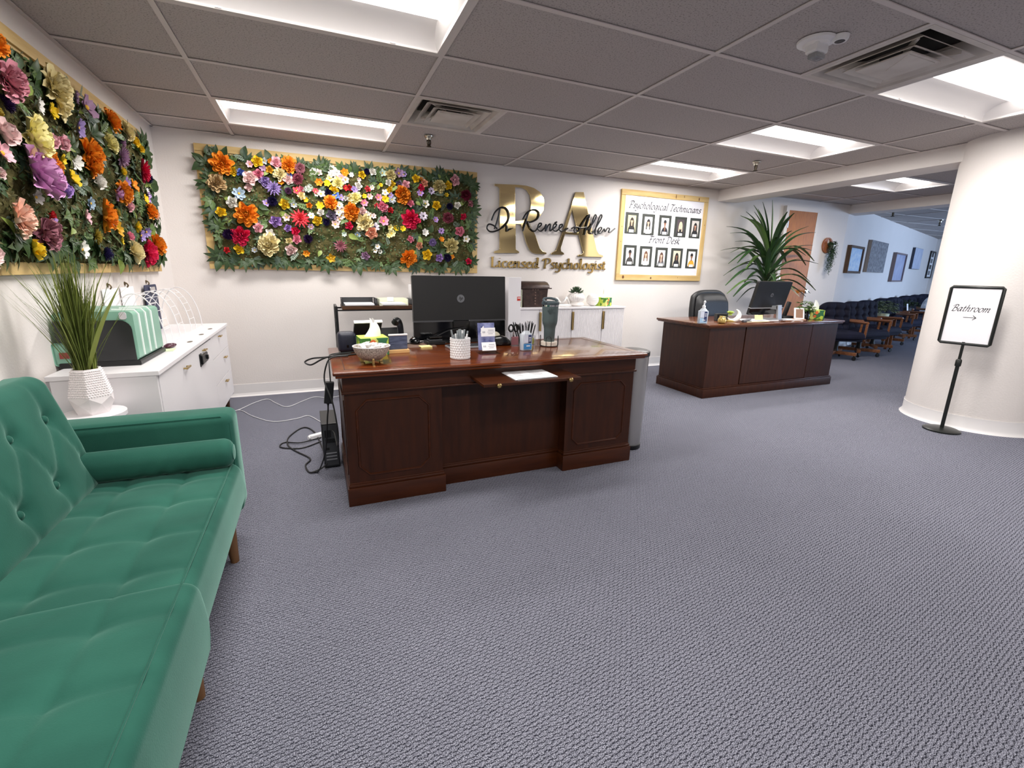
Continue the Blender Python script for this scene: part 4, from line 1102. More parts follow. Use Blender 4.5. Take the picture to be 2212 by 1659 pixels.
for x in (-.034, .038): mb.box(x, x + .005, -.06, .065, 0, .185)
for k in range(4): mb.box(-.034, .043, -.06, .065, k * .0605, k * .0605 + .005)
mb.build('body', cream_m, t)
brown_m = M('hammered_brown_metal', '43302b', .42, metal=.3, noise_=(30, '2c201d', .2, (1, 1, 1)), bump=(90, .001, (1, 1, 1)))
t = thing('letter_box', 'dark brown metal letter box with rounded lid on the white sideboard', 'letter box', (3.285, -.17, zs_))
MB().prism([(-.135, 0), (.135, 0), (.155, .205), (-.155, .205)], -.07, .09, xf=YZ, bev=.003).build('body', brown_m, t)
b = bmesh.new()
lidp = [(-.10, .198), (-.10, .212), (-.085, .236), (-.04, .262), (.02, .272), (.065, .268), (.09, .25), (.09, .198)]
mb = MB().prism(lidp, -.165, .168, xf=Matrix(((0, 0, 1, 0), (1, 0, 0, 0), (0, 1, 0, 0), (0, 0, 0, 1))), bev=.004)
mb.box(-.165, .19, -.108, -.10, .194, .206, .003)
mb.build('lid', brown_m, t, smooth=True)
emb = M('embossed_bronze', '6a544c', .4, metal=.4)
mb = MB()
for x, z in ((-.03, .19), (.0, .19), (.03, .19)): mb.box(x - .009, x + .009, -.093, -.0885, z - .012, z + .008, .002)
for z in (.155, .125, .095, .065, .035): mb.box(-.01, .01, -.0930, -.0885, z - .008, z + .008, .003)
mb.build('embossing', emb, t)
t = thing('knot_sculpture', 'white looped knot sculpture behind the tumbler on the sideboard', 'sculpture', (3.62, -.20, zs_))
pts = [(-.12, 0, .016), (-.075, .01, .05), (-.035, .015, .09), (.01, .0, .04), (.045, -.02, .06), (.075, -.01, .095), (.105, 0, .07), (.125, 0, .03), (.15, -.01, .013), (.06, -.045, .016), (-.04, -.04, .016)]
MB().tube(pts, [.013] * 200, 10, closed=True, smooth=8).build('loop', M('white_ceramic', 'efedea', .4), t, smooth=True)
t = thing('succulent_vase', 'round white ribbed vase with a dark green succulent on the sideboard', 'plant', (3.835, -.19, zs_))
def vs(u, v):
    a = 2 * PI * u; z = v * .145
    r = .06 + .038 * math.sin(min(1, v * 1.35) * PI * .8) if v > .33 else .06 + .032 * math.sin(v / .33 * PI)
    if v > .33: r = .062 + .036 * math.sin((v - .33) / .67 * PI)
    if v > .4: r += .0022 * math.cos(24 * a)
    return (r * math.cos(a), r * math.sin(a), z)
MB().grid(vs, 96, 30).lathe([(.0, .002), (.06, .0)], 30, cap=False).lathe([(.062, .145), (.055, .146), (.055, .12), (.0, .12)], 30, cap=False).build('vase', M('white_bisque', 'ebe7e3', .6), t, smooth=60)
succ_m = M('succulent_dark', '3f5a3a', .5, noise_=(20, '2c4029', .3, (1, 1, 1)))
for k in range(22):
    a = k * 2.4; el = .25 + .055 * k; mb = MB()
    mb.ball((.032, 0, 0), .018, 8, 6, sc=(1.7, .75, .35), xf=RZ(a) @ RY(-el))
    mb.build('leaf', succ_m, t, smooth=True, loc=(.035 * math.cos(a) * (1 - k / 30), .035 * math.sin(a) * (1 - k / 30), .146 + .0008 * k))
t = thing('ribbed_ball', 'white horizontally ribbed ball ornament between vase and tissue box', 'ornament', (4.05, -.20, zs_))
MB().lathe([(max(.002, .072 * math.sin(PI * q / 72)) * (1 + .022 * math.cos(q * PI / 3)), .071 - .071 * math.cos(PI * q / 72)) for q in range(1, 72)], 40).build('ball', M('white_bisque_ball', 'ebe7e3', .6), t, smooth=70)
tissue_box((4.20, -.20, zs_), .5, 1.12, 'green tissue box on the far end of the white sideboard')
# ------------------------------------------------------------------ flower wall panels
PAL = dict(o='ee922e', y='f2cf3a', b='6c87d6', cb='c9ad82', gb='a8bccd', w='f6f3ec', dp='3a2350', hp='e0325c', pp='f6d9d6', pk='f09ab0', lp='f3c0c9', gy='b9bfc4', oc='e0ad3c', cr='f0e2b0',
           mv='b593b0', du='c98a96', dr='a5586a', lv='a893c9', mp='6b4468', mp2='8b7f96', co='ee6069', nv='2c2450', li='bb9ad8', go='d7a52a', rd='d33b40', ly='f5ecab', pe='f5b79a', wp='e6dceb', lv2='d8cbe6',
           oc2='d8cb94', ma='7c2f44', mt='cfe3d3', lm='d3a0c9', pe2='f8cdb8', mb='a9737f', ol='b8a24a')
def petal_mat():
    m = bpy.data.materials.new('silk_petal'); m.use_nodes = True
    nt = m.node_tree; b = nt.nodes['Principled BSDF']; L = nt.links.new
    b.inputs['Roughness'].default_value = .6; b.inputs['Specular IOR Level'].default_value = .2
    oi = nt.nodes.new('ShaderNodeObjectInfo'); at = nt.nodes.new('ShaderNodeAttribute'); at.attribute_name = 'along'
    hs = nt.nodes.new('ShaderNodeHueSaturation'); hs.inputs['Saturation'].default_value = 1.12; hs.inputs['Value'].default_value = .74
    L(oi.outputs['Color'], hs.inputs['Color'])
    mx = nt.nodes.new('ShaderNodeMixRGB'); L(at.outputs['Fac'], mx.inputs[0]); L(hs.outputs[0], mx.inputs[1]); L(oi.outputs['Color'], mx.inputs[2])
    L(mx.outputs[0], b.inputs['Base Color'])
    return m
petal_m = petal_mat()
centre_y = M('flower_centre_yellow', 'd8a82c', .7); centre_d = M('flower_centre_dark', '2a2030', .7)
def petal(b, lay, ang, r0, L, w, el, cup, curl, nu=3, nv=3, ruf=0., point=False, z0=0.):
    """petal from the axis outward; el = elevation of its root, curl bends it along its length"""
    g = []
    for i in range(nu + 1):
        u = i / nu; row = []
        e = el + curl * u
        d = r0 + L * u * math.cos(e) ; z = z0 + L * (u * math.sin(el) + .5 * curl * u * u * math.cos(el))
        ww = w * (math.sin(PI * (.12 + .76 * u ** .8)) if not point else (math.sin(PI * min(.96, .15 + .8 * u))))
        if not point and i == nu: ww = w * .55
        for j in range(nv + 1):
            v = (j / nv - .5) * 2
            lift = cup * w * (v * v) + ruf * L * math.sin(v * 5 + ang * 7) * u + (.04 * L * (1 - v * v) if (not point and i == nu) else 0)
            x = d - lift * math.sin(e) * .6 + (0 if point or i < nu else .10 * L * (1 - v * v) - .0 * L); y = v * ww * .5
            zz = z + lift * math.cos(e)
            q = b.verts.new((x * math.cos(ang) - y * math.sin(ang), x * math.sin(ang) + y * math.cos(ang), zz)); q[lay] = u
            row.append(q)
        g.append(row)
    for i in range(nu):
        for j in range(nv): b.faces.new((g[i][j], g[i+1][j], g[i+1][j+1], g[i][j+1]))
def flower_mesh(kind, seed):
    r = random.Random(seed); b = bmesh.new(); lay = b.verts.layers.float.new('along')
    if kind == 'P':
        for (n, r0, L, w, el, cup, cu, z0) in ((11, .10, .43, .34, .14, .25, .1, 0), (11, .10, .39, .31, .42, .3, .2, .04), (10, .09, .34, .23, .72, .3, .3, .08), (9, .06, .30, .20, .98, .3, .3, .12), (8, .03, .26, .16, 1.2, .3, .3, .15), (5, .01, .22, .13, 1.4, .3, .3, .17)):
            for k in range(n): petal(b, lay, 2*PI*k/n + r.uniform(-.25, .25) + n * r0 * 9, r0, L * r.uniform(.85, 1.12), w * r.uniform(.85, 1.15), el + r.uniform(-.15, .15), cup, cu, 3, 4, .10, z0=z0)
    elif kind == 'R':
        for (n, r0, L, w, el, cup, cu, z0) in ((5, .08, .42, .50, .25, .35, .15, 0), (5, .08, .36, .46, .7, .4, .2, .05), (4, .06, .32, .40, 1.05, .5, .2, .10), (3, .03, .28, .28, 1.35, .6, .1, .14)):
            for k in range(n): petal(b, lay, 2*PI*k/n + n * 1.3 + r.uniform(-.15, .15), r0, L * r.uniform(.95, 1.08), w, el + r.uniform(-.08, .08), cup, cu, 3, 4, .0, z0=z0)
    elif kind == 'D':
        for (n, r0, L, w, el, z0) in ((13, .06, .46, .14, .08, 0), (13, .06, .41, .13, .35, .03), (11, .05, .34, .12, .65, .06), (9, .04, .26, .10, .95, .09), (6, .02, .2, .08, 1.25, .12)):
            for k in range(n): petal(b, lay, 2*PI*(k + .5 * (n % 2)) / n + n * .37 + r.uniform(-.06, .06), r0, L * r.uniform(.92, 1.06), w, el + r.uniform(-.06, .06), .45, .12, 3, 2, 0, True, z0)
    elif kind == 'M':
        for q in range(70):
            t_ = (q + .5) / 70; el = math.asin(t_) ; a = q * 2.39996
            petal(b, lay, a, .14 * math.cos(el), .34 * r.uniform(.85, 1.1), .13, el, .35, .25, 2, 2, 0, True, .02 + .10 * math.sin(el))
    elif kind == 'A':
        for k in range(7): petal(b, lay, 2*PI*k/7 + r.uniform(-.1, .1), .06, .44, .36, .12, .15, .15, 3, 3, .02)
        for k in range(6): petal(b, lay, 2*PI*(k + .5)/6, .05, .36, .3, .35, .2, .15, 3, 3, .02, z0=.02)
    else:
        n = r.choice((5, 5, 6))
        for k in range(n): petal(b, lay, 2*PI*k/n + r.uniform(-.1, .1), .05, .45, .40, .2 + r.uniform(0, .25), .2, .2, 3, 3, .02)
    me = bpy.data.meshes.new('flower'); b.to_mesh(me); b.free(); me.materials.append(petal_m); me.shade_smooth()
    return me
FM = {k: [flower_mesh(k, s * 11 + i) for s in range(3)] for i, k in enumerate('PRDMAS')}
FN = dict(P='peony', R='rose', D='dahlia', M='pompom_flower', A='anemone', S='small_blossom')
cm_y = MB().ball((0, 0, .06), .10, 10, 6, sc=(1, 1, .7)).mesh('centre', centre_y, True); cm_d = MB().ball((0, 0, .06), .12, 10, 6, sc=(1, 1, .7)).mesh('centre', centre_d, True)
leafd = M('leaf_dark_green', '3a522c', .5, noise_=(9, '293d20', .3, (1, 1, 1))); leafm = M('leaf_mid_green', '5b743c', .5, noise_=(9, '43592f', .3, (1, 1, 1)))
leafl = M('leaf_light_green', '8a9a4a', .5, noise_=(9, '6b7f3a', .3, (1, 1, 1))); leafg = M('leaf_grey_green', '6d7d6c', .55); leafb = M('leaf_blue_green', '3c5040', .55)
def leaflet(b, org, az, L, w, droop=.25, tilt=.25):
    g = []; o = Vector(org); ca_, sa_ = math.cos(az), math.sin(az)
    for i in range(5):
        u = i / 4; hw = w * .5 * math.sin(PI * (u ** .75)) + .0005; x = L * u; z = L * (tilt * u - droop * u * u)
        c = o + Vector((x * ca_, x * sa_, z))
        g.append((b.verts.new(c + Vector((-sa_, ca_, 0)) * hw + Vector((0, 0, hw * .35))), b.verts.new(c), b.verts.new(c - Vector((-sa_, ca_, 0)) * hw + Vector((0, 0, hw * .35)))))
    for i in range(4):
        for j in range(2): b.faces.new((g[i][j], g[i+1][j], g[i+1][j+1], g[i][j+1]))
def leaf_mesh(kind, mat, seed):
    r = random.Random(seed); b = bmesh.new()
    if kind == 'palmate':
        for k in range(7): leaflet(b, (0, 0, 0), R(-115 + 230 * k / 6), (.62 + .38 * math.cos(R(-115 + 230 * k / 6) * .7)) * r.uniform(.9, 1.05), .30, .3, .2)
    elif kind == 'ovate': leaflet(b, (0, 0, 0), 0, 1, .55, .35, .3)
    elif kind == 'sprig':
        for k in range(5):
            x = .12 + k * .17
            leaflet(b, (x, .0, .03), R(55), .38 - k * .03, .16, .2, .3); leaflet(b, (x, 0, .03), R(-55), .38 - k * .03, .16, .2, .3)
        leaflet(b, (.85, 0, .03), 0, .34, .15, .2, .2)
    else:
        for k in range(4): leaflet(b, (0, 0, 0), R(-70 + 47 * k) + r.uniform(-.1, .1), .8 * r.uniform(.8, 1.1), .34, .35, .4)
    me = bpy.data.meshes.new('leaf'); b.to_mesh(me); b.free(); me.materials.append(mat); me.shade_smooth(); return me
LM = [leaf_mesh('palmate', leafd, 1), leaf_mesh('palmate', leafd, 2), leaf_mesh('ovate', leafd, 3), leaf_mesh('sprig', leafm, 4), leaf_mesh('fan', leafd, 5), leaf_mesh('ovate', leafl, 6), leaf_mesh('fan', leafm, 7), leaf_mesh('sprig', leafg, 8), leaf_mesh('palmate', leafb, 9)]
LEAF_N = ('palmate_leaf', 'palmate_leaf', 'leaf', 'leaf_sprig', 'leaf', 'leaf', 'leaf', 'leaf_sprig', 'palmate_leaf')
moss_m = M('preserved_moss', '655d3c', .95, spec=.05, noise_=(11, '272e18', .22, (1, 1, 1)), bump=(120, .006, (1, 1, 1)))
moss2_m = M('moss_tuft', '81785a', .95, spec=.05, noise_=(26, '3c4226', .3, (1, 1, 1)))
def flower_panel(name, label, u0, u1, z0, z1, data, M0, seed, over=0.):
    """M0 maps panel space (u along the wall, v up, w out of the wall) to the world"""
    r = random.Random(seed)
    t = thing(name, label, 'wall art'); t.matrix_world = M0
    def pb(n_, mb, mat): return mb.build(n_, mat, t)
    uw, vh = u1 - u0, z1 - z0
    bx = pine_h
    pb('backing_board', MB().box(u0 + .03, u1 - .03, z0 + .04, z1 - .04, .004, .016), pine_h)
    pb('frame_plank', MB().box(u0, u1, z1 - .055, z1, .008, .028, .002), pine_h)
    pb('frame_plank', MB().box(u0, u1, z0, z0 + .05, .008, .028, .002), pine_h)
    pb('frame_plank', MB().box(u0, u0 + .055, z0 + .052, z1 - .057, .008, .027, .002), pine_y)
    pb('frame_plank', MB().box(u1 - .055, u1, z0 + .052, z1 - .057, .008, .027, .002), pine_y)
    mu0, mu1, mv0, mv1 = u0 + .06, u1 - .045, z0 + .045, z1 - .07
    def moss(a, c):
        u = mu0 + (mu1 - mu0) * a; v = mv0 + (mv1 - mv0) * c
        e = min(a * (mu1 - mu0), (1 - a) * (mu1 - mu0), c * (mv1 - mv0), (1 - c) * (mv1 - mv0))
        w = .030 * min(1, e / .05) ** .6 + .018 * noise.noise(Vector((u * 14, v * 14, seed))) + .012 * noise.noise(Vector((u * 45, v * 45, seed)))
        return (u + .01 * noise.noise(Vector((v * 20, u * 3, 1))), v + .01 * noise.noise(Vector((u * 20, v * 3, 2))), max(.017, w + .012))
    MB().grid(moss, 150, 64).build('moss', moss_m, t, smooth=80, kind='stuff')
    b = bmesh.new()
    for k in range(5200):
        a, c = r.random(), r.random()
        p = Vector(moss(a, c)); az = r.uniform(0, 2*PI); L = r.uniform(.012, .03)
        d = Vector((math.cos(az), math.sin(az), r.uniform(.2, 1.1))).normalized() * L; s_ = Vector((-math.sin(az), math.cos(az), r.uniform(-.4, .4))) * L * r.uniform(.18, .32)
        v = [b.verts.new(p), b.verts.new(p + d * .5 + s_), b.verts.new(p + d), b.verts.new(p + d * .5 - s_)]
        b.faces.new(v)
    mb = MB(); mb._merge(b)
    for f in mb.bm.faces: f.material_index = 0 if r.random() < .5 else (1 if r.random() < .6 else 2)
    mb.build('small_foliage', [moss2_m, leafm, leafd], t, kind='stuff')
    # leaves: dense dark ones round the rim, others between the flowers
    def leaf(k, u, v, az, s, w):
        o = put(LEAF_N[k], LM[k], t); o.matrix_local = T((u, v, w)) @ RZ(az) @ RY(r.uniform(-.35, .05)) @ RX(r.uniform(-.4, .4)) @ Matrix.Scale(s, 4)
    nb = int(uw / .062)
    for k in range(nb):
        u = mu0 + (mu1 - mu0) * (k + r.random()) / nb
        leaf(r.choice((0, 1, 2, 4, 4, 6, 8)), u, mv1 - r.uniform(.01, .05) - over, R(90) + r.uniform(-.8, .8), r.uniform(.07, .12), .045)
        leaf(r.choice((0, 0, 1, 2, 4, 8, 4)), u, mv0 + r.uniform(.0, .06) + over, R(-90) + r.uniform(-.8, .8), r.uniform(.075, .12), .05)
    for k in range(int(vh / .055)):
        v = mv0 + (mv1 - mv0) * r.random()
        leaf(r.choice((0, 2, 4, 6, 8)), mu0 + r.uniform(.0, .05), v, R(180) + r.uniform(-.7, .7), r.uniform(.08, .13), .045)
        leaf(r.choice((0, 1, 2, 4, 8)), mu1 - r.uniform(.0, .04), v, r.uniform(-.7, .7), r.uniform(.07, .12), .045)
    for k in range(int(uw * 105)):
        leaf(r.choice((0, 2, 3, 3, 4, 4, 5, 6, 6, 7, 8)), r.uniform(mu0, mu1), r.uniform(mv0, mv1), r.uniform(0, 2*PI), r.uniform(.05, .105), r.uniform(.035, .055))
    for e in data.split('|'):
        k, c, u, v, d = e.split(); u, v, d = float(u), float(v), float(d)
        if v > z1 + .02 or v < z0 - .02: continue
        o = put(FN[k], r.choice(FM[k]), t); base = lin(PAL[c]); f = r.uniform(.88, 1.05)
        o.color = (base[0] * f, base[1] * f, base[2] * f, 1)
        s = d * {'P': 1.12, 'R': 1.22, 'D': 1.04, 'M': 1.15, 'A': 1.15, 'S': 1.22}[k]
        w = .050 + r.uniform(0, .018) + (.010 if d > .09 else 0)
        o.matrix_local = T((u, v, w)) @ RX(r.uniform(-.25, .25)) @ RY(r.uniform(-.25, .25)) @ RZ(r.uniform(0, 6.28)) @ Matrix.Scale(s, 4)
        if k in 'AS' and r.random() < .8 or c in ('cb', 'oc2'):
            put('flower_centre', cm_d if (k == 'A' and c in ('wp', 'lv2', 'li')) or c in ('cb',) else cm_y, o)
    return t
FLB = "P o 0.471 2.004 0.144|R y 0.549 1.957 0.066|R b 0.6 1.948 0.056|P cb 0.418 1.85 0.122|A gb 0.569 1.781 0.089|R w 0.512 1.709 0.079|R y 0.418 1.625 0.071|P o 0.611 1.616 0.157|M dp 0.453 1.448 0.095|P hp 0.548 1.438 0.133|R pp 0.668 1.905 0.099|R pp 0.647 1.833 0.06|R pk 0.728 1.946 0.075|R y 0.732 2.044 0.077|S lp 0.676 2.021 0.052|S gy 0.79 2.056 0.049|R lp 0.874 2.051 0.082|S o 0.831 2.061 0.043|P o 0.973 2.039 0.119|R oc 0.821 1.993 0.054|P cr 0.9 1.958 0.093|S mv 0.771 1.999 0.049|R pp 0.956 1.923 0.069|S b 0.97 1.964 0.044|M du 1.057 2.026 0.094|M dr 1.041 1.931 0.103|R lv 0.777 1.893 0.079|D lv 0.837 1.841 0.127|M mp 0.951 1.832 0.062|S co 1.016 1.837 0.059|R pk 1.056 1.851 0.055|S w 1.111 1.863 0.052|S o 0.898 1.897 0.043|M nv 0.817 1.738 0.088|S lv 0.77 1.717 0.055|R y 0.913 1.723 0.078|S gy 0.984 1.721 0.049|R cr 1.052 1.8 0.059|S y 1.086 1.772 0.041|R o 1.111 1.722 0.045|S y 1.204 1.728 0.064|R li 0.826 1.574 0.085|S pp 0.918 1.612 0.06|D co 1.028 1.604 0.155|R li 0.92 1.523 0.057|R hp 0.983 1.499 0.065|R lp 0.684 1.51 0.071|S w 0.692 1.551 0.044|S w 0.77 1.47 0.072|P cr 0.757 1.364 0.164|R cr 0.918 1.412 0.053|R pk 0.984 1.427 0.067|M dp 1.08 1.435 0.085|R pp 0.932 1.332 0.087|S o 1.055 1.309 0.055|R y 0.519 1.326 0.074|R rd 0.428 1.315 0.044|D du 1.351 1.386 0.116|S go 1.258 1.272 0.073|S o 1.208 1.927 0.061|P o 1.292 1.753 0.11|R y 1.327 1.877 0.072|S y 1.274 1.921 0.056|S w 1.292 2.071 0.055|S w 1.327 2.045 0.055|S w 1.363 2.018 0.056|S w 1.317 1.999 0.056|S lp 1.398 1.977 0.057|S w 1.435 1.965 0.056|S ly 1.299 1.964 0.056|S w 1.35 1.935 0.056|P ly 1.364 1.929 0.087|S w 1.17 2.008 0.055|S pp 1.214 2.008 0.052|S o 1.428 2.024 0.064|M nv 1.276 1.847 0.068|S b 1.342 1.821 0.061|S lv 1.383 1.809 0.054|S pp 1.215 1.827 0.06|S co 1.172 1.846 0.045|S w 1.367 1.739 0.054|S pp 1.387 1.702 0.054|S w 1.355 1.677 0.054|S w 1.377 1.655 0.054|S pp 1.359 1.623 0.054|R w 1.203 1.671 0.054|S w 1.119 1.636 0.052|R y 1.168 1.6 0.073|R mp2 1.292 1.65 0.078|M nv 1.242 1.593 0.07|S pp 1.317 1.574 0.066|S mv 1.111 1.54 0.048|R cr 1.464 1.815 0.066|R rd 1.462 1.899 0.046|S w 1.178 1.824 0.038|S mv 0.55 1.364 0.044|S gy 0.641 1.323 0.045|P o 1.471 1.692 0.133|P cr 1.573 1.601 0.136|R pp 1.565 1.701 0.069|R pe 1.629 1.513 0.099|A wp 1.671 1.568 0.074|R hp 1.433 1.57 0.065|S w 1.366 1.742 0.054|S pp 1.349 1.694 0.054|S w 1.381 1.662 0.054|S w 1.428 1.966 0.056|S w 1.356 1.98 0.053|R y 1.58 2.023 0.059|M nv 1.62 2.056 0.057|R w 1.675 2.055 0.067|S mt 1.762 2.053 0.061|P oc2 1.84 2.043 0.086|S mv 1.913 2.063 0.079|S lv 1.96 2.057 0.051|R w 1.812 1.973 0.051|R y 1.848 1.962 0.056|R y 1.824 1.912 0.054|R mp2 1.913 1.971 0.061|R lp 1.975 1.966 0.068|P o 1.939 1.873 0.143|R y 2.074 2.03 0.064|R pe 2.152 1.995 0.061|R hp 2.117 1.953 0.058|S li 2.115 1.904 0.058|A lv2 2.223 1.933 0.06|P oc2 2.298 1.975 0.111|R y 2.388 1.997 0.071|R lp 2.453 2.049 0.089|M ma 2.568 1.92 0.114|R du 2.617 1.843 0.061|S y 2.375 1.906 0.039|S w 2.159 1.811 0.066|R y 2.267 1.8 0.074|M nv 2.401 1.802 0.072|R w 2.482 1.815 0.06|R pk 2.014 1.801 0.058|P hp 2.009 1.658 0.147|A wp 2.136 1.694 0.072|S li 2.256 1.668 0.05|M dr 2.38 1.687 0.119|R hp 2.543 1.715 0.058|R pk 2.496 1.573 0.09|A li 2.313 1.564 0.054|S w 2.147 1.541 0.063|S w 2.57 1.5 0.067|P oc2 2.408 1.425 0.13|M lv 2.216 1.452 0.083|S o 2.312 1.482 0.049|R pk 2.003 1.472 0.057|R pe 2.089 1.417 0.061|R y 2.161 1.333 0.087|R li 2.284 1.307 0.071|M nv 2.374 1.309 0.086|S o 2.423 1.318 0.042|P o 1.974 1.294 0.138|R hp 2.599 1.276 0.056|S pk 1.753 1.625 0.083|R pk 1.752 1.755 0.089|R co 1.698 1.758 0.045|R rd 1.823 1.728 0.048|S y 1.78 1.826 0.061|A gy 1.842 1.824 0.065|S pk 1.716 1.835 0.06|S w 1.779 1.881 0.056|S lv 1.829 1.864 0.045|R co 1.618 1.899 0.048|S pk 1.587 1.778 0.06|S ly 1.821 1.519 0.065|S ly 1.812 1.575 0.051|S ly 1.794 1.496 0.043|S y 1.864 1.567 0.05|S y 1.931 1.564 0.051|P ly 1.513 1.813 0.098|S y 1.59 1.836 0.042|S pp 1.635 1.836 0.051|R w 1.543 1.923 0.059|S lv 1.504 1.886 0.059|S w 1.664 1.92 0.042|S rd 1.43 1.894 0.048|S gb 1.507 1.49 0.052|R mv 1.571 1.305 0.067|S w 1.684 1.391 0.044|S w 1.664 1.354 0.04|S w 1.707 1.348 0.037|S gy 1.545 1.293 0.036|S w 1.637 1.671 0.042|S pp 1.665 1.666 0.045|S w 1.61 1.683 0.042|S mt 1.39 1.492 0.041|S w 1.484 2.011 0.04|R w 1.424 1.807 0.04|S pp 1.55 1.977 0.034|S o 2.127 2.034 0.031|S y 1.743 1.946 0.034"
FLL = "P o -2.198 1.985 0.087|P du -2.218 1.857 0.121|M dp -2.227 1.77 0.067|P cr -1.812 1.961 0.137|P cr -1.786 1.913 0.122|S w -1.959 1.842 0.061|S y -1.843 1.854 0.064|P ly -2.134 1.679 0.156|R pp -2.302 1.652 0.091|P lm -2.151 1.533 0.191|S lp -2.344 1.575 0.071|R lp -1.921 1.711 0.059|R lp -1.82 1.727 0.061|P o -1.984 1.635 0.084|P o -1.955 1.591 0.077|S y -1.83 1.647 0.065|S w -1.708 1.667 0.068|S y -1.762 1.579 0.075|P o -1.518 1.74 0.137|P o -1.534 1.683 0.1|R li -1.871 1.517 0.06|R w -1.451 1.616 0.076|P pe2 -2.357 1.347 0.123|P mb -2.157 1.3 0.122|S li -2.058 1.345 0.063|R rd -2.048 1.386 0.038|R y -2.271 1.236 0.075|S w -1.832 1.251 0.078|M nv -1.557 1.238 0.078|P o -1.484 1.44 0.14|P cr -1.104 1.26 0.127|P hp -0.869 1.261 0.148|P o -0.648 1.321 0.139|S oc -1.288 1.382 0.08|R y -0.949 1.424 0.064|D hp -0.709 1.802 0.155|M nv -0.546 1.779 0.069|P o -1.18 1.6 0.119|R lm -1.226 1.589 0.077|P o -1.118 1.998 0.111|S mv -1.495 1.966 0.106|S lv -1.608 1.845 0.084|P ly -1.223 1.859 0.096|D mv -1.059 1.819 0.128|P cr -0.865 2.004 0.096|R y -0.755 1.973 0.065|R y -0.63 1.953 0.055|R y -1.042 1.739 0.054|S o -0.855 1.682 0.074|R lp -1.039 1.539 0.063|A gb -1.626 1.485 0.058|S lp -1.691 1.412 0.069|P o -0.662 1.547 0.103|S li -1 1.676 0.068|S li -0.59 1.647 0.068|S y -0.697 1.622 0.054|R pk -1.133 1.352 0.05|S lv -0.917 1.37 0.07|S lv -0.758 1.402 0.061|S y -1.279 1.319 0.045|D ol -1.597 1.321 0.086|S mv -1.559 1.994 0.058|S w -2.163 1.446 0.053|R pp -2.374 1.502 0.042|S cr -1.742 1.863 0.059|S w -1.991 1.482 0.042|S lv -1.472 1.656 0.047|D mv -0.932 1.929 0.078|S w -0.978 1.597 0.044|P pe2 -0.531 1.537 0.062|R ol -2.294 1.724 0.045|S w -0.591 1.681 0.055|S mv -1.321 1.422 0.045|S pp -0.73 1.695 0.059|D ol -1.241 1.478 0.051|R hp -2.58 1.514 0.09|D hp -2.738 1.211 0.102|S pp -2.683 2.046 0.084|S mv -2.629 1.932 0.072|R pp -2.631 1.213 0.099|R hp -2.746 1.863 0.101|S mv -2.564 1.982 0.079|R lp -2.52 1.69 0.108|R w -2.728 1.316 0.071|D lp -2.503 1.927 0.081|R hp -2.644 1.697 0.089|S o -2.477 2.042 0.094"
flower_panel('flower_panel', 'long flower and moss panel on a pine board on the back wall', .28, 2.704, 1.158, 2.15, FLB, Matrix(((1, 0, 0, 0), (0, 0, -1, 0), (0, 1, 0, 0), (0, 0, 0, 1))), 3)
flower_panel('flower_panel', 'flower and moss panel on the left wall above the sofa', -2.83, -.40, 1.135, 2.115, FLL, Matrix(((0, 0, 1, 0), (1, 0, 0, 0), (0, 1, 0, 0), (0, 0, 0, 1))), 8, .055)
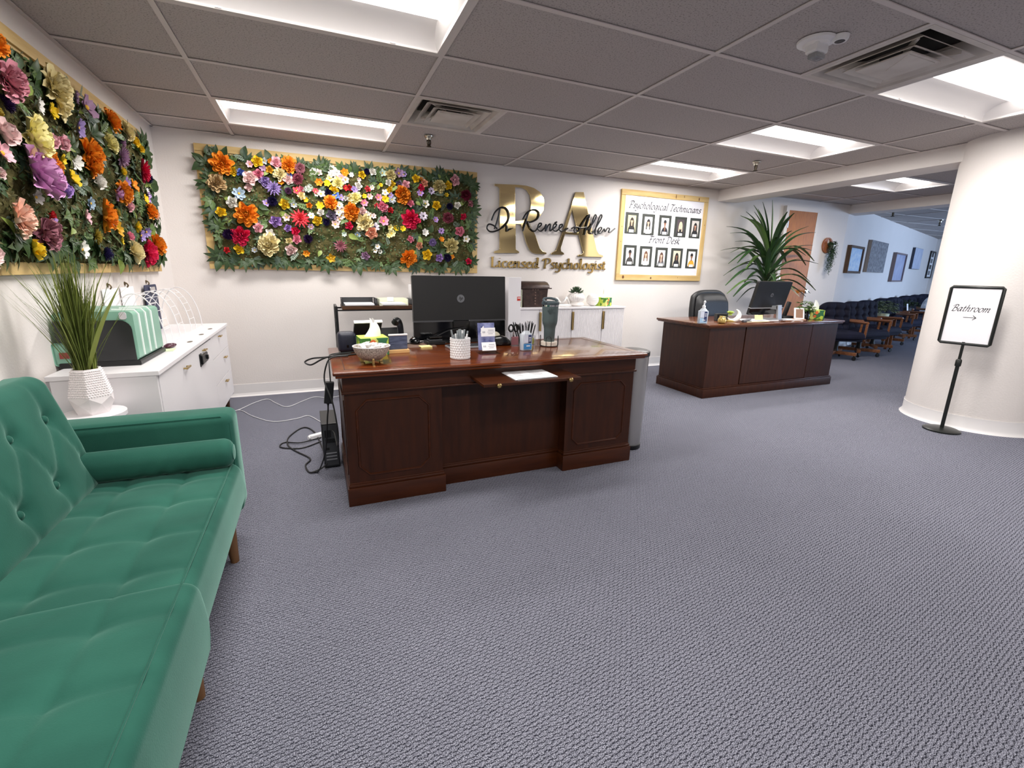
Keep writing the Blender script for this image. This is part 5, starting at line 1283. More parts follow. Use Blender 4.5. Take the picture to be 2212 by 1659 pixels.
# ------------------------------------------------------------------ lettering: a broad nib swept along hand-drawn letter skeletons
GL = {
 'a': (.92, [[(.62,.85),(.42,1),(.16,.82),(.05,.38),(.18,.02),(.42,.15),(.64,.75)], [(.69,1),(.61,.3),(.68,.03),(.86,.16)]]),
 'c': (.74, [[(.62,.82),(.45,1),(.2,.88),(.05,.48),(.2,.06),(.42,0),(.66,.2)]]),
 'd': (.95, [[(.62,.85),(.42,1),(.16,.82),(.05,.38),(.18,.02),(.42,.15),(.64,.75)], [(.74,1.7),(.66,.6),(.64,.2),(.72,.02),(.88,.16)]]),
 'e': (.76, [[(.1,.48),(.48,.6),(.6,.8),(.44,1),(.16,.82),(.05,.42),(.2,.05),(.43,0),(.7,.22)]]),
 'g': (.9, [[(.62,.85),(.42,1),(.16,.82),(.05,.42),(.18,.08),(.42,.2),(.64,.75)], [(.69,1),(.63,.3),(.55,-.35),(.25,-.62),(-.02,-.45)]]),
 'h': (.9, [[(.16,1.7),(.12,.8),(.06,0)], [(.1,.55),(.32,.93),(.54,.96),(.6,.7),(.54,.2),(.64,.02),(.82,.16)]]),
 'i': (.44, [[(.0,.84),(.13,1),(.11,.3),(.17,.03),(.35,.16)], [(.17,1.42),(.20,1.46)]]),
 'k': (.82, [[(.16,1.7),(.12,.8),(.06,0)], [(.62,.95),(.4,.98),(.13,.5)], [(.2,.52),(.46,.1),(.64,0),(.8,.12)]]),
 'l': (.44, [[(.04,1.58),(.16,1.7),(.12,.35),(.18,.03),(.37,.16)]]),
 'm': (1.38, [[(.0,.86),(.12,1),(.11,.4),(.06,0)], [(.1,.55),(.32,.93),(.52,.96),(.56,.7),(.5,0)], [(.54,.55),(.76,.93),(.98,.96),(1.02,.7),(.97,.2),(1.07,.02),(1.26,.16)]]),
 'n': (.9, [[(.0,.86),(.12,1),(.11,.4),(.06,0)], [(.1,.55),(.32,.93),(.54,.96),(.6,.7),(.54,.2),(.64,.02),(.82,.16)]]),
 'o': (.82, [[(.42,1),(.16,.85),(.05,.42),(.18,.04),(.4,.0),(.66,.3),(.7,.72),(.55,.97),(.38,1)]]),
 'r': (.62, [[(.0,.86),(.12,1),(.11,.4),(.06,0)], [(.1,.55),(.3,.93),(.48,1),(.58,.86)]]),
 's': (.62, [[(.54,.84),(.36,1),(.14,.86),(.2,.62),(.44,.4),(.5,.18),(.3,0),(.02,.12)]]),
 't': (.54, [[(.22,1.4),(.15,.4),(.22,.02),(.45,.16)], [(.0,.98),(.45,1.0)]]),
 'y': (.84, [[(.0,.86),(.12,1),(.14,.4),(.26,.06),(.48,.2),(.64,.7)], [(.7,1),(.63,.3),(.52,-.35),(.22,-.62),(-.04,-.45)]]),
 'P': (1.05, [[(.34,1.5),(.27,.7),(.18,0)], [(-.1,1.2),(.05,1.5),(.4,1.64),(.8,1.56),(.95,1.22),(.75,.84),(.3,.72)], [(.02,.0),(.38,.02)]]),
 'T': (1.0, [[(-.08,1.3),(.1,1.56),(.45,1.55),(.8,1.5),(1.12,1.64)], [(.56,1.54),(.48,.7),(.38,0)], [(.2,0),(.6,.02)]]),
 'F': (1.0, [[(-.05,1.3),(.12,1.56),(.5,1.55),(.85,1.5),(1.1,1.62)], [(.42,1.54),(.34,.7),(.24,0)], [(.1,.8),(.4,.84),(.76,.86)], [(.08,0),(.46,.02)]]),
 'D': (1.3, [[(.36,1.5),(.28,.7),(.2,0)], [(-.1,1.2),(.1,1.5),(.5,1.64),(.95,1.45),(1.15,.9),(.95,.3),(.55,.02),(.1,.04)]]),
 'B': (1.12, [[(.36,1.5),(.28,.7),(.2,0)], [(-.12,1.2),(.08,1.5),(.45,1.64),(.8,1.54),(.84,1.2),(.6,.92),(.32,.86)], [(.5,.9),(.86,.78),(.98,.42),(.76,.08),(.4,.0),(.08,.06)]]),
 'L': (.95, [[(.05,1.56),(.42,1.58)], [(.24,1.58),(.23,.8),(.2,.04)], [(.05,.04),(.4,.04),(.72,.04),(.84,.36)]]),
}
SERIF = {c: [] for c in GL}
for c, x in (('n', .06), ('r', .06), ('h', .06), ('k', .06)): SERIF[c] = [[(x - .12, .02), (x + .16, .02)]]
for c, x in (('h', .1), ('k', .1), ('l', .08), ('d', .64)): SERIF[c] = SERIF[c] + [[(x - .16, 1.66), (x + .06, 1.7)]]
def nib_text(text, size, slant=.22, nib=R(38), w=.13, tmin=.04, h=.001, serif=False, squash=1.):
    """returns (MB, width): letters in x,y with thickness h along +z"""
    mb = MB(); x = 0.; nv = Vector((math.cos(nib), math.sin(nib)))
    for ch in text:
        if ch == ' ': x += .5 * squash; continue
        adv, strokes = GL[ch]
        for st in strokes + (SERIF[ch] if serif else []):
            pts = [Vector(p) for p in st]
            if len(pts) > 2: pts = catmull(pts, 5)
            pts = [Vector(((x + p.x * squash + slant * p.y) * size, p.y * size)) for p in pts]
            N = len(pts); b = bmesh.new(); rows = []
            for i, p in enumerate(pts):
                t = (pts[min(i+1, N-1)] - pts[max(i-1, 0)])
                t = t.normalized() if t.length > 1e-9 else Vector((1, 0))
                nr = Vector((-t.y, t.x)); s = 1 if nv.dot(nr) >= 0 else -1
                off = nv * (s * w * size / 2) + nr * (tmin * size / 2)
                rows.append([b.verts.new((p.x + off.x, p.y + off.y, 0)), b.verts.new((p.x - off.x, p.y - off.y, 0)), b.verts.new((p.x - off.x, p.y - off.y, h)), b.verts.new((p.x + off.x, p.y + off.y, h))])
            for a, c in zip(rows, rows[1:]):
                for k in range(4): b.faces.new((a[k], a[(k+1) % 4], c[(k+1) % 4], c[k]))
            b.faces.new(rows[0]); b.faces.new(list(reversed(rows[-1])))
            bmesh.ops.recalc_face_normals(b, faces=b.faces)
            mb._merge(b)
        x += adv * squash + .06
    return mb, x * size
def fit_text(text, width, size):
    """sideways stretch that makes a line of letters of SIZE as long as WIDTH"""
    adv = sum(.5 if ch == ' ' else GL[ch][0] for ch in text); n = sum(ch != ' ' for ch in text)
    return (width / size - .06 * n) / adv

WALLB = Matrix(((1, 0, 0, 0), (0, 0, -1, 0), (0, 1, 0, 0), (0, 0, 0, 1)))      # x,y,z -> along the back wall, up, out of it
def filled(name, outlines, h, mat, bev=0.):
    cu = bpy.data.curves.new('outline', 'CURVE'); cu.dimensions = '2D'; cu.fill_mode = 'BOTH'; cu.extrude = h / 2; cu.bevel_depth = bev
    for ol in outlines:
        sp = cu.splines.new('POLY'); sp.points.add(len(ol) - 1); sp.use_cyclic_u = True
        for q, p in zip(sp.points, ol): q.co = (p[0], p[1], 0, 1)
    tmp = bpy.data.objects.new('tmp', cu); COL.objects.link(tmp)
    me = bpy.data.meshes.new_from_object(tmp.evaluated_get(bpy.context.evaluated_depsgraph_get()))
    bpy.data.objects.remove(tmp); bpy.data.curves.remove(cu)
    me.materials.clear(); me.materials.append(mat)
    return me
R_out = [(2.901,2.058),(3.024,2.064),(3.152,2.071),(3.257,2.07),(3.344,2.055),(3.42,2.019),(3.463,1.965),(3.475,1.914),(3.468,1.844),(3.429,1.777),(3.362,1.733),(3.295,1.708),(3.381,1.569),(3.434,1.439),(3.471,1.407),(3.521,1.394),(3.521,1.379),(3.402,1.378),(3.353,1.388),(3.317,1.417),(3.274,1.493),(3.237,1.598),(3.201,1.681),(3.139,1.68),(3.145,1.417),(3.186,1.394),(3.186,1.381),(2.901,1.372),(2.901,1.388),(2.956,1.405),(2.962,1.423),(2.955,2.021),(2.935,2.039),(2.902,2.043)]
R_hole = [(3.124,2.048),(3.205,2.05),(3.265,2.029),(3.303,1.982),(3.318,1.903),(3.311,1.822),(3.28,1.757),(3.227,1.719),(3.132,1.706)]
A_out = [(3.861,2.053),(3.962,2.061),(4.18,1.44),(4.214,1.397),(4.271,1.384),(4.272,1.369),(3.939,1.367),(3.938,1.382),(3.991,1.394),(4.005,1.409),(3.932,1.604),(3.748,1.607),(3.701,1.449),(3.707,1.415),(3.744,1.397),(3.745,1.382),(3.59,1.378),(3.589,1.391),(3.648,1.422),(3.674,1.485)]
A_hole = [(3.826,1.873),(3.923,1.624),(3.755,1.626)]
for nm, ol, lb in (('letter_r', [R_out, R_hole], 'large mirrored gold serif letter R on the back wall'), ('letter_a', [A_out, A_hole], 'large mirrored gold serif letter A on the back wall')):
    o = put(nm, filled(nm, ol, .016, gold_m, .0015)); o.matrix_world = T((0, -.022, 0)) @ WALLB @ T((0, 0, -.008))
    setcust(o, lb, 'sign letter', 'gold initials')
SC = [[(2.951,1.822),(2.933,1.742),(2.908,1.661),(2.889,1.615)],[(2.857,1.698),(2.894,1.779),(2.957,1.83),(3.021,1.826),(3.052,1.772),(3.043,1.703),(2.985,1.637),(2.902,1.593),(2.839,1.587),(2.807,1.62),(2.826,1.657),(2.876,1.651),(2.921,1.619)],[(2.982,1.629),(3.011,1.658),(3.033,1.643),(3.034,1.602),(3.057,1.618),(3.081,1.625)],[(3.095,1.635),(3.099,1.63)],[(3.278,1.809),(3.254,1.715),(3.217,1.608)],[(3.214,1.73),(3.265,1.802),(3.345,1.836),(3.404,1.811),(3.389,1.746),(3.308,1.706),(3.247,1.712)],[(3.275,1.704),(3.31,1.642),(3.359,1.615),(3.395,1.65)],[(3.395,1.65),(3.433,1.678),(3.439,1.699),(3.411,1.694),(3.396,1.646),(3.435,1.619),(3.478,1.654)],[(3.478,1.654),(3.499,1.693),(3.49,1.622),(3.523,1.683),(3.55,1.694),(3.546,1.63),(3.583,1.65)],[(3.583,1.65),(3.618,1.678),(3.624,1.703),(3.594,1.696),(3.585,1.648),(3.624,1.628),(3.668,1.66)],[(3.602,1.713),(3.63,1.726)],[(3.668,1.66),(3.696,1.683),(3.699,1.704),(3.668,1.693),(3.662,1.648),(3.703,1.632),(3.774,1.666)],[(3.861,1.674),(3.853,1.645),(3.879,1.628),(3.914,1.654),(3.968,1.743),(4.045,1.827),(4.012,1.708),(3.992,1.606)],[(3.818,1.664),(3.868,1.686),(3.95,1.678),(4.024,1.694)],[(4.026,1.66),(4.097,1.738),(4.134,1.811),(4.115,1.825),(4.079,1.724),(4.061,1.637),(4.1,1.626)],[(4.1,1.626),(4.173,1.742),(4.211,1.816),(4.191,1.829),(4.147,1.716),(4.131,1.628),(4.167,1.617)],[(4.163,1.623),(4.216,1.679),(4.207,1.7),(4.178,1.68),(4.173,1.642),(4.212,1.638),(4.255,1.686)],[(4.255,1.686),(4.27,1.657),(4.301,1.695),(4.327,1.687),(4.316,1.651),(4.347,1.657),(4.404,1.697)]]
scr_m = M('black_script', '0c0c0d', .35)
t = thing('script_lettering', 'black handwriting style script line across the gold initials', 'sign', (3.6, -.040, 1.65))
for grp in ((0, 1), (2,), (3,), (4, 5, 6), (7,), (8,), (9, 10), (11,), (12, 13), (14,), (15,), (16,), (17,)):
    mb = MB()
    for k in grp: mb.tube([Vector((p[0] - 3.6, 0, p[1] - 1.65)) for p in SC[k]], .0085, 8, smooth=6)
    mb.build('full_stop' if grp == (3,) else 'letter', scr_m, t, smooth=True)
gl_m = M('brushed_gold_letters', 'cdb072', .22, metal=1.)
t = thing('gold_lettering', 'row of small gold serif letters under the large initials', 'sign', (2.86, -.004, 1.225))
txt = 'Licensed Psychologist'
sz = .066; sq_ = fit_text(txt, 1.475, sz); x = 0.
for ch in txt:
    if ch == ' ': x += .5 * sz * sq_; continue
    mb, wd = nib_text(ch, sz, slant=.0, nib=R(8), w=.24, tmin=.10, h=.012, serif=True, squash=sq_)
    o = mb.build('letter', gl_m, t); o.matrix_local = T((x, 0, 0)) @ WALLB
    x += wd

# ------------------------------------------------------------------ staff photo board
bd = thing('photo_board', 'pine framed staff board with ten portrait cards on the back wall', 'board', (4.476, -.002, 1.105))
FW, FH = 1.332, 1.037
def pl(name, x0, x1, z0, z1, m): return MB().box(x0, x1, -.026, 0, z0, z1, .002).build(name, m, bd)
pl('frame_plank', 0, FW, FH - .062, FH, pine_h); pl('frame_plank', 0, FW, 0, .070, pine_h); pl('frame_plank', 0, .058, .072, FH - .064, pine_v); pl('frame_plank', FW - .060, FW, .072, FH - .064, pine_v)
mb = MB()
for x, z, w_, h_ in ((.80, FH - .03, .012, .05), (.93, FH - .022, .008, .03), (1.17, FH - .035, .016, .04), (.10, .038, .03, .04), (.52, .03, .022, .025), (.95, .04, .008, .01), (.03, .62, .008, .014), (.03, .45, .008, .012), (FW - .03, .7, .008, .012)):
    mb.lathe([(w_ / 2, 0), (w_ / 2, .0008)], 14, xf=T((x, -.026, z)) @ RX(R(90)) @ Matrix.Diagonal((1, h_ / w_, 1, 1)))
mb.build('knot', knot_m, bd)
MB().box(.058, FW - .060, -.014, -.006, .070, FH - .062).build('white_sheet', M('poster_white', 'eeedf3', .5), bd)
def line_text(txt, x0, x1, z, col, y=-.0155, sz=.048):
    sq = fit_text(txt, x1 - x0, sz)
    mb, w = nib_text(txt, sz, slant=.30, nib=R(40), w=.19, tmin=.085, h=.0006, squash=sq)
    o = mb.build('lettering', col, bd); o.matrix_local = T((x0, y, z)) @ WALLB
ink_m = M('printed_ink', '3a393e', .7)
line_text('Psychological Technicians', .118, 1.225, .838, ink_m)
line_text('Front Desk', .445, .935, .455, ink_m)
card_m = M('charcoal_card', '32352f', .6)
def C(h): return M('portrait_' + h, h, .6)
PC = {}
def pc(h):
    if h not in PC: PC[h] = C(h)
    return PC[h]
people = [(4.651, 1.772, 'd8d59a', '2a1d18', 1, 'd9a98c', '17171a'), (4.895, 1.768, 'e9e8ea', '1d1615', 1, 'caa089', 'd8d5cd'), (5.150, 1.769, 'e8e6e8', '1c1715', 0, '8a6048', '1d1f25'),
          (5.397, 1.765, '4b4044', 'd8c3a8', 1, 'e0b6a0', '151416'), (5.636, 1.763, 'cfcac4', '1d1716', 1, 'b98a72', '1a1a1d'), (4.659, 1.400, 'e6e4e6', '1a1513', 0, '6d4a38', '3b3734'),
          (4.897, 1.395, 'e9e4e0', '6b4a36', 1, 'dcae94', 'e9e6e2'), (5.138, 1.388, 'ebe8ea', '5a3c30', 1, 'e0b29a', '6a6e74'), (5.384, 1.388, 'd9cbb4', '1b1613', 1, '7a5340', '26282d'), (5.631, 1.388, 'efeeee', '1c1613', 0, '8a5f48', 'e0a52a')]
for k, (cx, cz, bg, hair, lng, skin, top) in enumerate(people):
    ox, oz = cx - 4.476, cz - 1.105
    w_ = .094 if k not in (4, 9) else .088
    c = MB().box(-w_, w_, -.0175, -.0145, -.122, .120).build('portrait_card', card_m, bd, loc=(ox, 0, oz))
    ph = MB(); yb = -.0178
    pw, p0, p1 = .058, -.098, .088
    ph.box(-pw, pw, yb, yb + .0004, p0, p1, mi=0)
    def ell(rx, rz, x, z, y, mi, n=20, clip=None):
        pts = []
        for q in range(n):
            a = 2*PI*q/n; px_, pz_ = x + rx * math.cos(a), z + rz * math.sin(a)
            if clip is not None: pz_ = max(pz_, clip)
            pts.append((max(-pw, min(pw, px_)), pz_))
        ph.prism(pts, -y, -y + .0003, mi=mi, xf=YZ)
    if lng: ell(.030, .062, .002, .002, yb - .0004, 1)
    else: ell(.022, .026, .0, .040, yb - .0004, 1)
    ell(.052, .075, 0, p0 + .005, yb - .0008, 3, clip=p0)
    ph.prism([(-.008, -.03), (.008, -.03), (.010, .01), (-.010, .01)], -(yb - .0012), -(yb - .0012) + .0003, mi=2, xf=YZ)
    ell(.0175, .024, 0, .026, yb - .0015, 2)
    ph.prism([(-.018, .030), (.018, .030), (.016, .046), (.004, .053), (-.012, .050)], -(yb - .0018), -(yb - .0018) + .0003, mi=1, xf=YZ)
    if k in (2, 7): ph.prism([(-.012, -.028), (.012, -.028), (0, -.075)], -(yb - .0018), -(yb - .0018) + .0003, mi=2, xf=YZ)
    if lng:
        for s in (-1, 1): ph.prism([(s * .016, .03), (s * .030, .01), (s * .032, -.055), (s * .018, -.06), (s * .016, .0)], -(yb - .0019), -(yb - .0019) + .0003, mi=1, xf=YZ)
    ph.build('portrait', [pc(bg), pc(hair), pc(skin), pc(top)], c)
    MB().box(-.034, .034, yb - .003, yb - .0021, -.106, -.074).build('name_label', paper_m, c)
# ------------------------------------------------------------------ second desk with its things
d2 = thing('reception_desk', 'smaller plain mahogany desk farther back, in front of the tall leafy plant', 'desk', (5.5, -1.25, 0))
def d2b(mb, name, mat, smooth=False): return mb.build(name, mat, d2, smooth, loc=(-5.5, 1.25, 0))
mahd_v = wood('dark_mahogany_upright', '3f1e0d', '2d1408', 'z', .45, .06)
Z2 = .727
d2b(MB().box(4.49, 6.47, -1.545, -.80, .705, Z2, .005, 3).box(4.50, 6.46, -1.535, -.81, .694, .706, .004), 'desktop', wood('dark_mahogany_top', '65361f', '48260f', 'x', .25, .4), True)
d2b(MB().box(4.555, 6.43, -1.49, -1.46, .10, .696), 'front_panel', mahd_v)
for x0, x1 in ((4.55, 5.02), (6.02, 6.435)):
    d2b(MB().box(x0, x1, -1.50, -.85, .10, .696, .002), 'pedestal', mahd_v)
d2b(MB().box(5.03, 6.01, -1.503, -1.485, .105, .694, .003), 'modesty_panel', mahd_v)
d2b(MB().box(4.53, 6.455, -1.52, -1.44, 0, .088, .003).box(4.531, 5.04, -1.44, -.84, 0, .0878, .003).box(6.0, 6.454, -1.44, -.84, 0, .0878, .003).box(4.538, 6.447, -1.512, -1.45, .088, .100, .005).box(4.539, 5.03, -1.45, -.845, .088, .0998, .005), 'plinth', mahd_v, True)
def on2(x, y): 
    k = (1.1861 - Z2) / (1.1861 - .73)
    return (1.1013 + (x - 1.1013) * k, -4.786 + (y + 4.786) * k, Z2)
sanitizer(on2(4.50, -1.44), -.55, 1.22, 'tall hand sanitizer bottle at the near left corner of the smaller desk', False)
t = thing('card_box', 'small black upright box behind the gold jar', 'box', on2(4.92, -1.27), -.3)
MB().box(-.06, .06, -.03, .03, 0, .075, .004).build('shell', black_m, t)
MB().box(-.05, .05, -.0315, -.0295, .01, .065).build('face_plate', gloss_m, t)
t = thing('glass_jar', 'round amber gold glass jar beside the moon planter', 'jar', on2(4.72, -1.47))
amber = M('amber_lustre', 'c9b06a', .15, metal=.5)
MB().lathe([(.022, 0), (.037, .012), (.040, .035), (.032, .055), (.026, .06), (.029, .07), (.027, .072), (.023, .06), (.0, .055)], 28, cap=False).build('jar', amber, t, smooth=True)
t = thing('moon_planter', 'white crescent moon planter with yellow green succulents', 'plant', on2(4.93, -1.37), -.5)
pts = [( .030 + .058 * math.cos(a), 0, .072 + .058 * math.sin(a)) for a in [R(-150) + R(215) * k / 20 for k in range(21)]]
MB().tube(pts, [.004 + .021 * math.sin(PI * k / 20) for k in range(21)], 12).build('moon', M('moon_white', 'f3f1ec', .4), t, smooth=True)
MB().box(-.03, .06, -.02, .02, 0, .02, .005).build('base', amber, t, smooth=True)
yg = M('succulent_lime', 'a8c455', .5)
for k in range(16):
    a = k * 2.4
    MB().ball((.026, 0, .022), .014, 8, 6, sc=(2.1, .7, .5), xf=RZ(a) @ RY(-.5 - .03 * k)).build('leaf', yg, t, smooth=True, loc=(-.005, -.014, .055))
m2, xf = monitor(on2(5.57, -1.235), 0, .50, .36, 'black monitor with silver foot on the smaller desk, seen from behind', tilt=R(-13), chin=.075, stand='silver', zoff=.055)
MB().box(-.03, .03, -.012, .012, -.025, .13, .003, xf=T((.09, -.12, .03)) @ RX(R(-8))).build('stand_leg', silver_m, m2)
MB().box(-.05, .20, -.14, .06, 0, .008, .003).build('stand_foot', silver_m, m2)
MB().box(.06, .12, -.11, .0, .11, .15, .003).build('stand_arm', silver_m, m2)
o = MB().box(-.045, .045, -.004, .004, 0, .06).build('sticky_notes', yellow_m, None, loc=on2(5.36, -1.36), rot=(R(-14), 0, -.2)); setcust(o, 'pale yellow sticky note standing up under the second monitor', 'notes')
t = thing('paper_pile', 'flat pile of loose papers under the second monitor', 'papers', on2(5.32, -1.30), -.2)
for k in range(5):
    MB().box(-.15, .17, -.09, .09, .0015 * k, .0015 * k + .001, xf=RZ(rnd.uniform(-.2, .2))).build('sheet', paper_m, t)
o = MB().box(-.17, .13, -.012, .012, 0, .006, .002).build('ruler', M('cream_ruler', 'd8cfb4', .5), None, loc=on2(5.25, -1.455), rot=(0, 0, -.05)); setcust(o, 'cream ruler lying along the front edge of the smaller desk', 'ruler')
o = thing('pen', 'white pen lying on the smaller desk by the ruler', 'pen', on2(5.47, -1.44), -.1)
MB().tube([(-.07, 0, .006), (.07, 0, .006)], .005, 8).build('barrel', whitep_m, o, smooth=True); MB().tube([(.07, 0, .006), (.082, 0, .006)], .003, 8).build('tip', dgrey_m, o)
o = MB().box(-.12, .12, -.08, .08, 0, .003).build('loose_sheet', paper_m, None, loc=on2(5.83, -1.33), rot=(0, 0, -.2)); setcust(o, 'single white sheet right of the second monitor foot', 'paper')
t = thing('stapler', 'low dark stapler between the moon planter and the papers', 'stapler', on2(5.10, -1.43), .1)
MB().box(-.06, .06, -.016, .016, 0, .012, .003).build('base', dgrey_m, t); MB().box(-.058, .06, -.013, .013, .012, .032, .005, xf=RY(R(-6))).build('arm', grey_m, t)
t = thing('desk_phone', 'black cordless phone upright on the smaller desk', 'phone', on2(5.93, -1.22), -.3)
MB().box(-.05, .07, -.05, .05, 0, .03, .006).build('base', black_m, t, smooth=True)
MB().box(-.022, .022, -.014, .014, .0, .17, .008, xf=T((-.01, 0, .02)) @ RY(R(14))).build('handset', black_m, t, smooth=True)
t = thing('framed_photo', 'small white angled frame near the potted plant', 'picture frame', on2(5.96, -1.37), -.55)
fx = T((0, 0, .004)) @ RX(R(-18))
MB().box(-.052, .052, -.008, .004, 0, .125, .002, xf=fx).build('frame', whitep_m, t)
MB().box(-.036, .036, -.0095, -.0078, .014, .11, xf=fx).build('picture', M('tan_photo', '8c6b56', .6), t)
MB().box(-.06, .06, -.035, .05, 0, .008, .002).build('foot', M('pink_clay', 'c9a58f', .6), t)
t = thing('potted_plant', 'small leafy green plant in a black pot on the smaller desk', 'plant', on2(6.08, -1.33))
MB().lathe([(.04, 0), (.058, .01), (.063, .045), (.05, .08), (.044, .088), (.038, .08), (.0, .075)], 28, cap=False).build('pot', gloss_m, t, smooth=True)
fern_m = M('small_leaf_green', '5f7d3f', .5, noise_=(20, '42602f', .3, (1, 1, 1)))
def bushy(t, n, rad, zc, hgt, mat, ls, seed):
    r = random.Random(seed)
    for k in range(n):
        a = r.uniform(0, 2*PI); q = r.uniform(.2, 1) ** .6; el = r.uniform(.1, 1.3)
        p = Vector((math.cos(a) * math.cos(el) * rad * q, math.sin(a) * math.cos(el) * rad * q, zc + math.sin(el) * hgt * q))
        b = bmesh.new()
        for j in range(5): leaflet(b, (0, 0, 0), a + r.uniform(-1.4, 1.4), ls * r.uniform(.7, 1.2), ls * .42, .4, r.uniform(0, .6))
        mb = MB(); mb._merge(b); mb.build('leaf', mat, t, smooth=True, loc=p)
bushy(t, 46, .10, .09, .11, fern_m, .042, 4)
tissue_box(on2(6.245, -1.33), -.45, 1.18, 'green tissue box beside the potted plant on the smaller desk')

# black leather office chair behind that desk
leather = M('black_leather', '15161a', .5, noise_=(8, '101114', .3, (1, 1, 1)), bump=(120, .0008, (1, 1, 1)))
t = thing('office_chair', 'black padded leather office chair behind the smaller desk', 'chair', (5.47, -.62, 0), R(8))
def bk(u, v):
    x = (u - .5) * .60; z = .42 + v * .56
    wz = 1 - .10 * max(0, (v - .55) / .45) ** 2
    e = min(u, 1 - u) * 2
    d = .075 * (min(1, e * 4)) ** .5 * (min(1, min(v, 1 - v) * 6)) ** .5
    cr = .010 * math.exp(-((v - .45) / .05) ** 2)
    return (x * wz, -(d - cr) + .05 * v + .07 * abs(u - .5) ** 2 * -1, z - .05 * (abs(u - .5) * 2) ** 4 * max(0, v - .5) * 2)
mb = MB().grid(bk, 30, 30)
mb.grid(lambda u, v: (bk(u, v)[0], .055 + .05 * v + .02 * math.sin(PI * u) * math.sin(PI * v), bk(u, v)[2]), 30, 30)
bmesh.ops.bridge_loops if False else None
mb.tube([bk(a, c) if False else ((bk(a, c)[0]), .025 + .05 * c, bk(a, c)[2]) for a, c in [(k / 20, 0) for k in range(20)] + [(1, k / 20) for k in range(20)] + [(1 - k / 20, 1) for k in range(20)] + [(0, 1 - k / 20) for k in range(20)]], .034, 10, closed=True)
mb.build('backrest', leather, t, smooth=True)
MB().box(-.27, .27, -.50, .05, .40, .50, .045, 4).build('seat', leather, t, smooth=True)
for s in (-1, 1):
    MB().tube([(s * .30, .03, .62), (s * .33, -.12, .655), (s * .33, -.30, .65), (s * .31, -.38, .60)], .034, 10, smooth=4).build('arm_pad', leather, t, smooth=True)
    MB().tube([(s * .27, -.05, .43), (s * .32, -.1, .5), (s * .33, -.16, .62)], .018, 8, smooth=3).tube([(s * .27, -.28, .43), (s * .32, -.3, .5), (s * .33, -.33, .61)], .018, 8, smooth=3).build('arm_frame', black_m, t, smooth=True)
MB().lathe([(.03, .12), (.03, .40)], 16, xf=T((0, -.2, 0))).build('gas_lift', dgrey_m, t)
for k in range(5):
    a = 2*PI*k/5; c, s = math.cos(a), math.sin(a)
    MB().tube([(0, -.2, .12), (c * .27, -.2 + s * .27, .075)], [.028, .018], 8).build('spoke', black_m, t, smooth=True)
    MB().ball((c * .27, -.2 + s * .27, .03), .03, 12, 8, sc=(1, 1, 1)).build('caster', black_m, t, smooth=True)

# ------------------------------------------------------------------ tall indoor plant
yl = M('strap_leaf_green', '34532c', .4, noise_=(6, '223d20', .3, (1, 1, 1))); yl2 = M('strap_leaf_pale', '53703a', .45)
t = thing('indoor_palm', 'tall spiky long leaved indoor plant standing beside the wooden door', 'plant', (6.62, -.36, 0))
MB().lathe([(.11, 0), (.15, .01), (.17, .28), (.18, .30), (.165, .30), (.155, .27), (.0, .26)], 28, cap=False).build('pot', blackm_m, t, smooth=True)
MB().lathe([(.0, .262), (.155, .262)][::-1], 24, cap=False).build('soil', M('dark_soil', '2d241c', .95), t)
MB().tube([(0, 0, .25), (.01, .0, .6), (-.015, 0, .95), (0, 0, 1.25), (-.005, 0, 1.45)], [.045, .043, .04, .04, .038, .036, .035, .034, .033, .032, .03, .03, .028, .028, .026, .024, .02, .018, .016, .014, .012], 12, smooth=5).build('trunk', M('palm_trunk', '77604a', .8, noise_=(30, '4d3d2e', .3, (1, 1, 4))), t, smooth=True)
TIPS = [(6.588,-0.309,2.136),(6.491,-0.249,2.111),(6.453,-0.222,2.027),(6.334,-0.149,1.993),(6.133,-0.25,1.92),(6.017,-0.159,1.792),(5.62,-0.605,1.663),(5.922,-0.387,1.518),(6.158,-0.148,1.473),(5.986,-0.296,1.327),(6.064,-0.17,1.178),(5.694,-0.563,1.064),(5.93,-0.385,0.955),(5.92,-0.497,0.927),(6.985,-0.348,1.997),(6.869,-0.333,2.008),(6.925,-0.613,1.808),(7.221,-0.512,1.753),(7.253,-0.48,1.597),(7.698,-0.162,1.551),(7.686,-0.237,1.404),(7.066,-0.54,1.456),(7.548,-0.221,1.344),(7.22,-0.551,1.118),(7.715,-0.311,0.998),(7.25,-0.557,0.971),(7.088,-0.619,0.929),(6.442,-0.184,1.996),(6.049,-0.515,1.268),(5.898,-0.512,1.332),(7.092,-0.129,1.753),(7.193,-0.184,1.364),(5.981,-0.475,1.858),(6.639,-0.139,0.751),(6.249,-0.35,1.095)]
def strap(base, tip, w, mat, arch):
    base, tip = Vector(base), Vector(tip); d = tip - base; mb = MB()
    hz = Vector((d.x, d.y, 0)); side = Vector((-d.y, d.x, 0))
    if side.length < .05: side = Vector((1, .3, 0))
    side.normalize(); prev = None; n = 9
    for i in range(n + 1):
        s = i / n
        p = base + d * s + Vector((0, 0, 1)) * (arch * math.sin(PI * s ** .9) * (1 if s < .99 else 0))
        hw = w * .5 * (math.sin(PI * min(.97, .10 + .9 * s ** .8)) ** .7) + .0008
        up = side.cross(d).normalized()
        if up.z < 0: up = -up
        a, m_, c = mb.bm.verts.new(p - side * hw + up * hw * .45), mb.bm.verts.new(p), mb.bm.verts.new(p + side * hw + up * hw * .45)
        if prev: mb.bm.faces.new((prev[0], prev[1], m_, a)); mb.bm.faces.new((prev[1], prev[2], c, m_))
        prev = (a, m_, c)
    return mb.build('leaf', mat, t, smooth=True)
rr = random.Random(11)
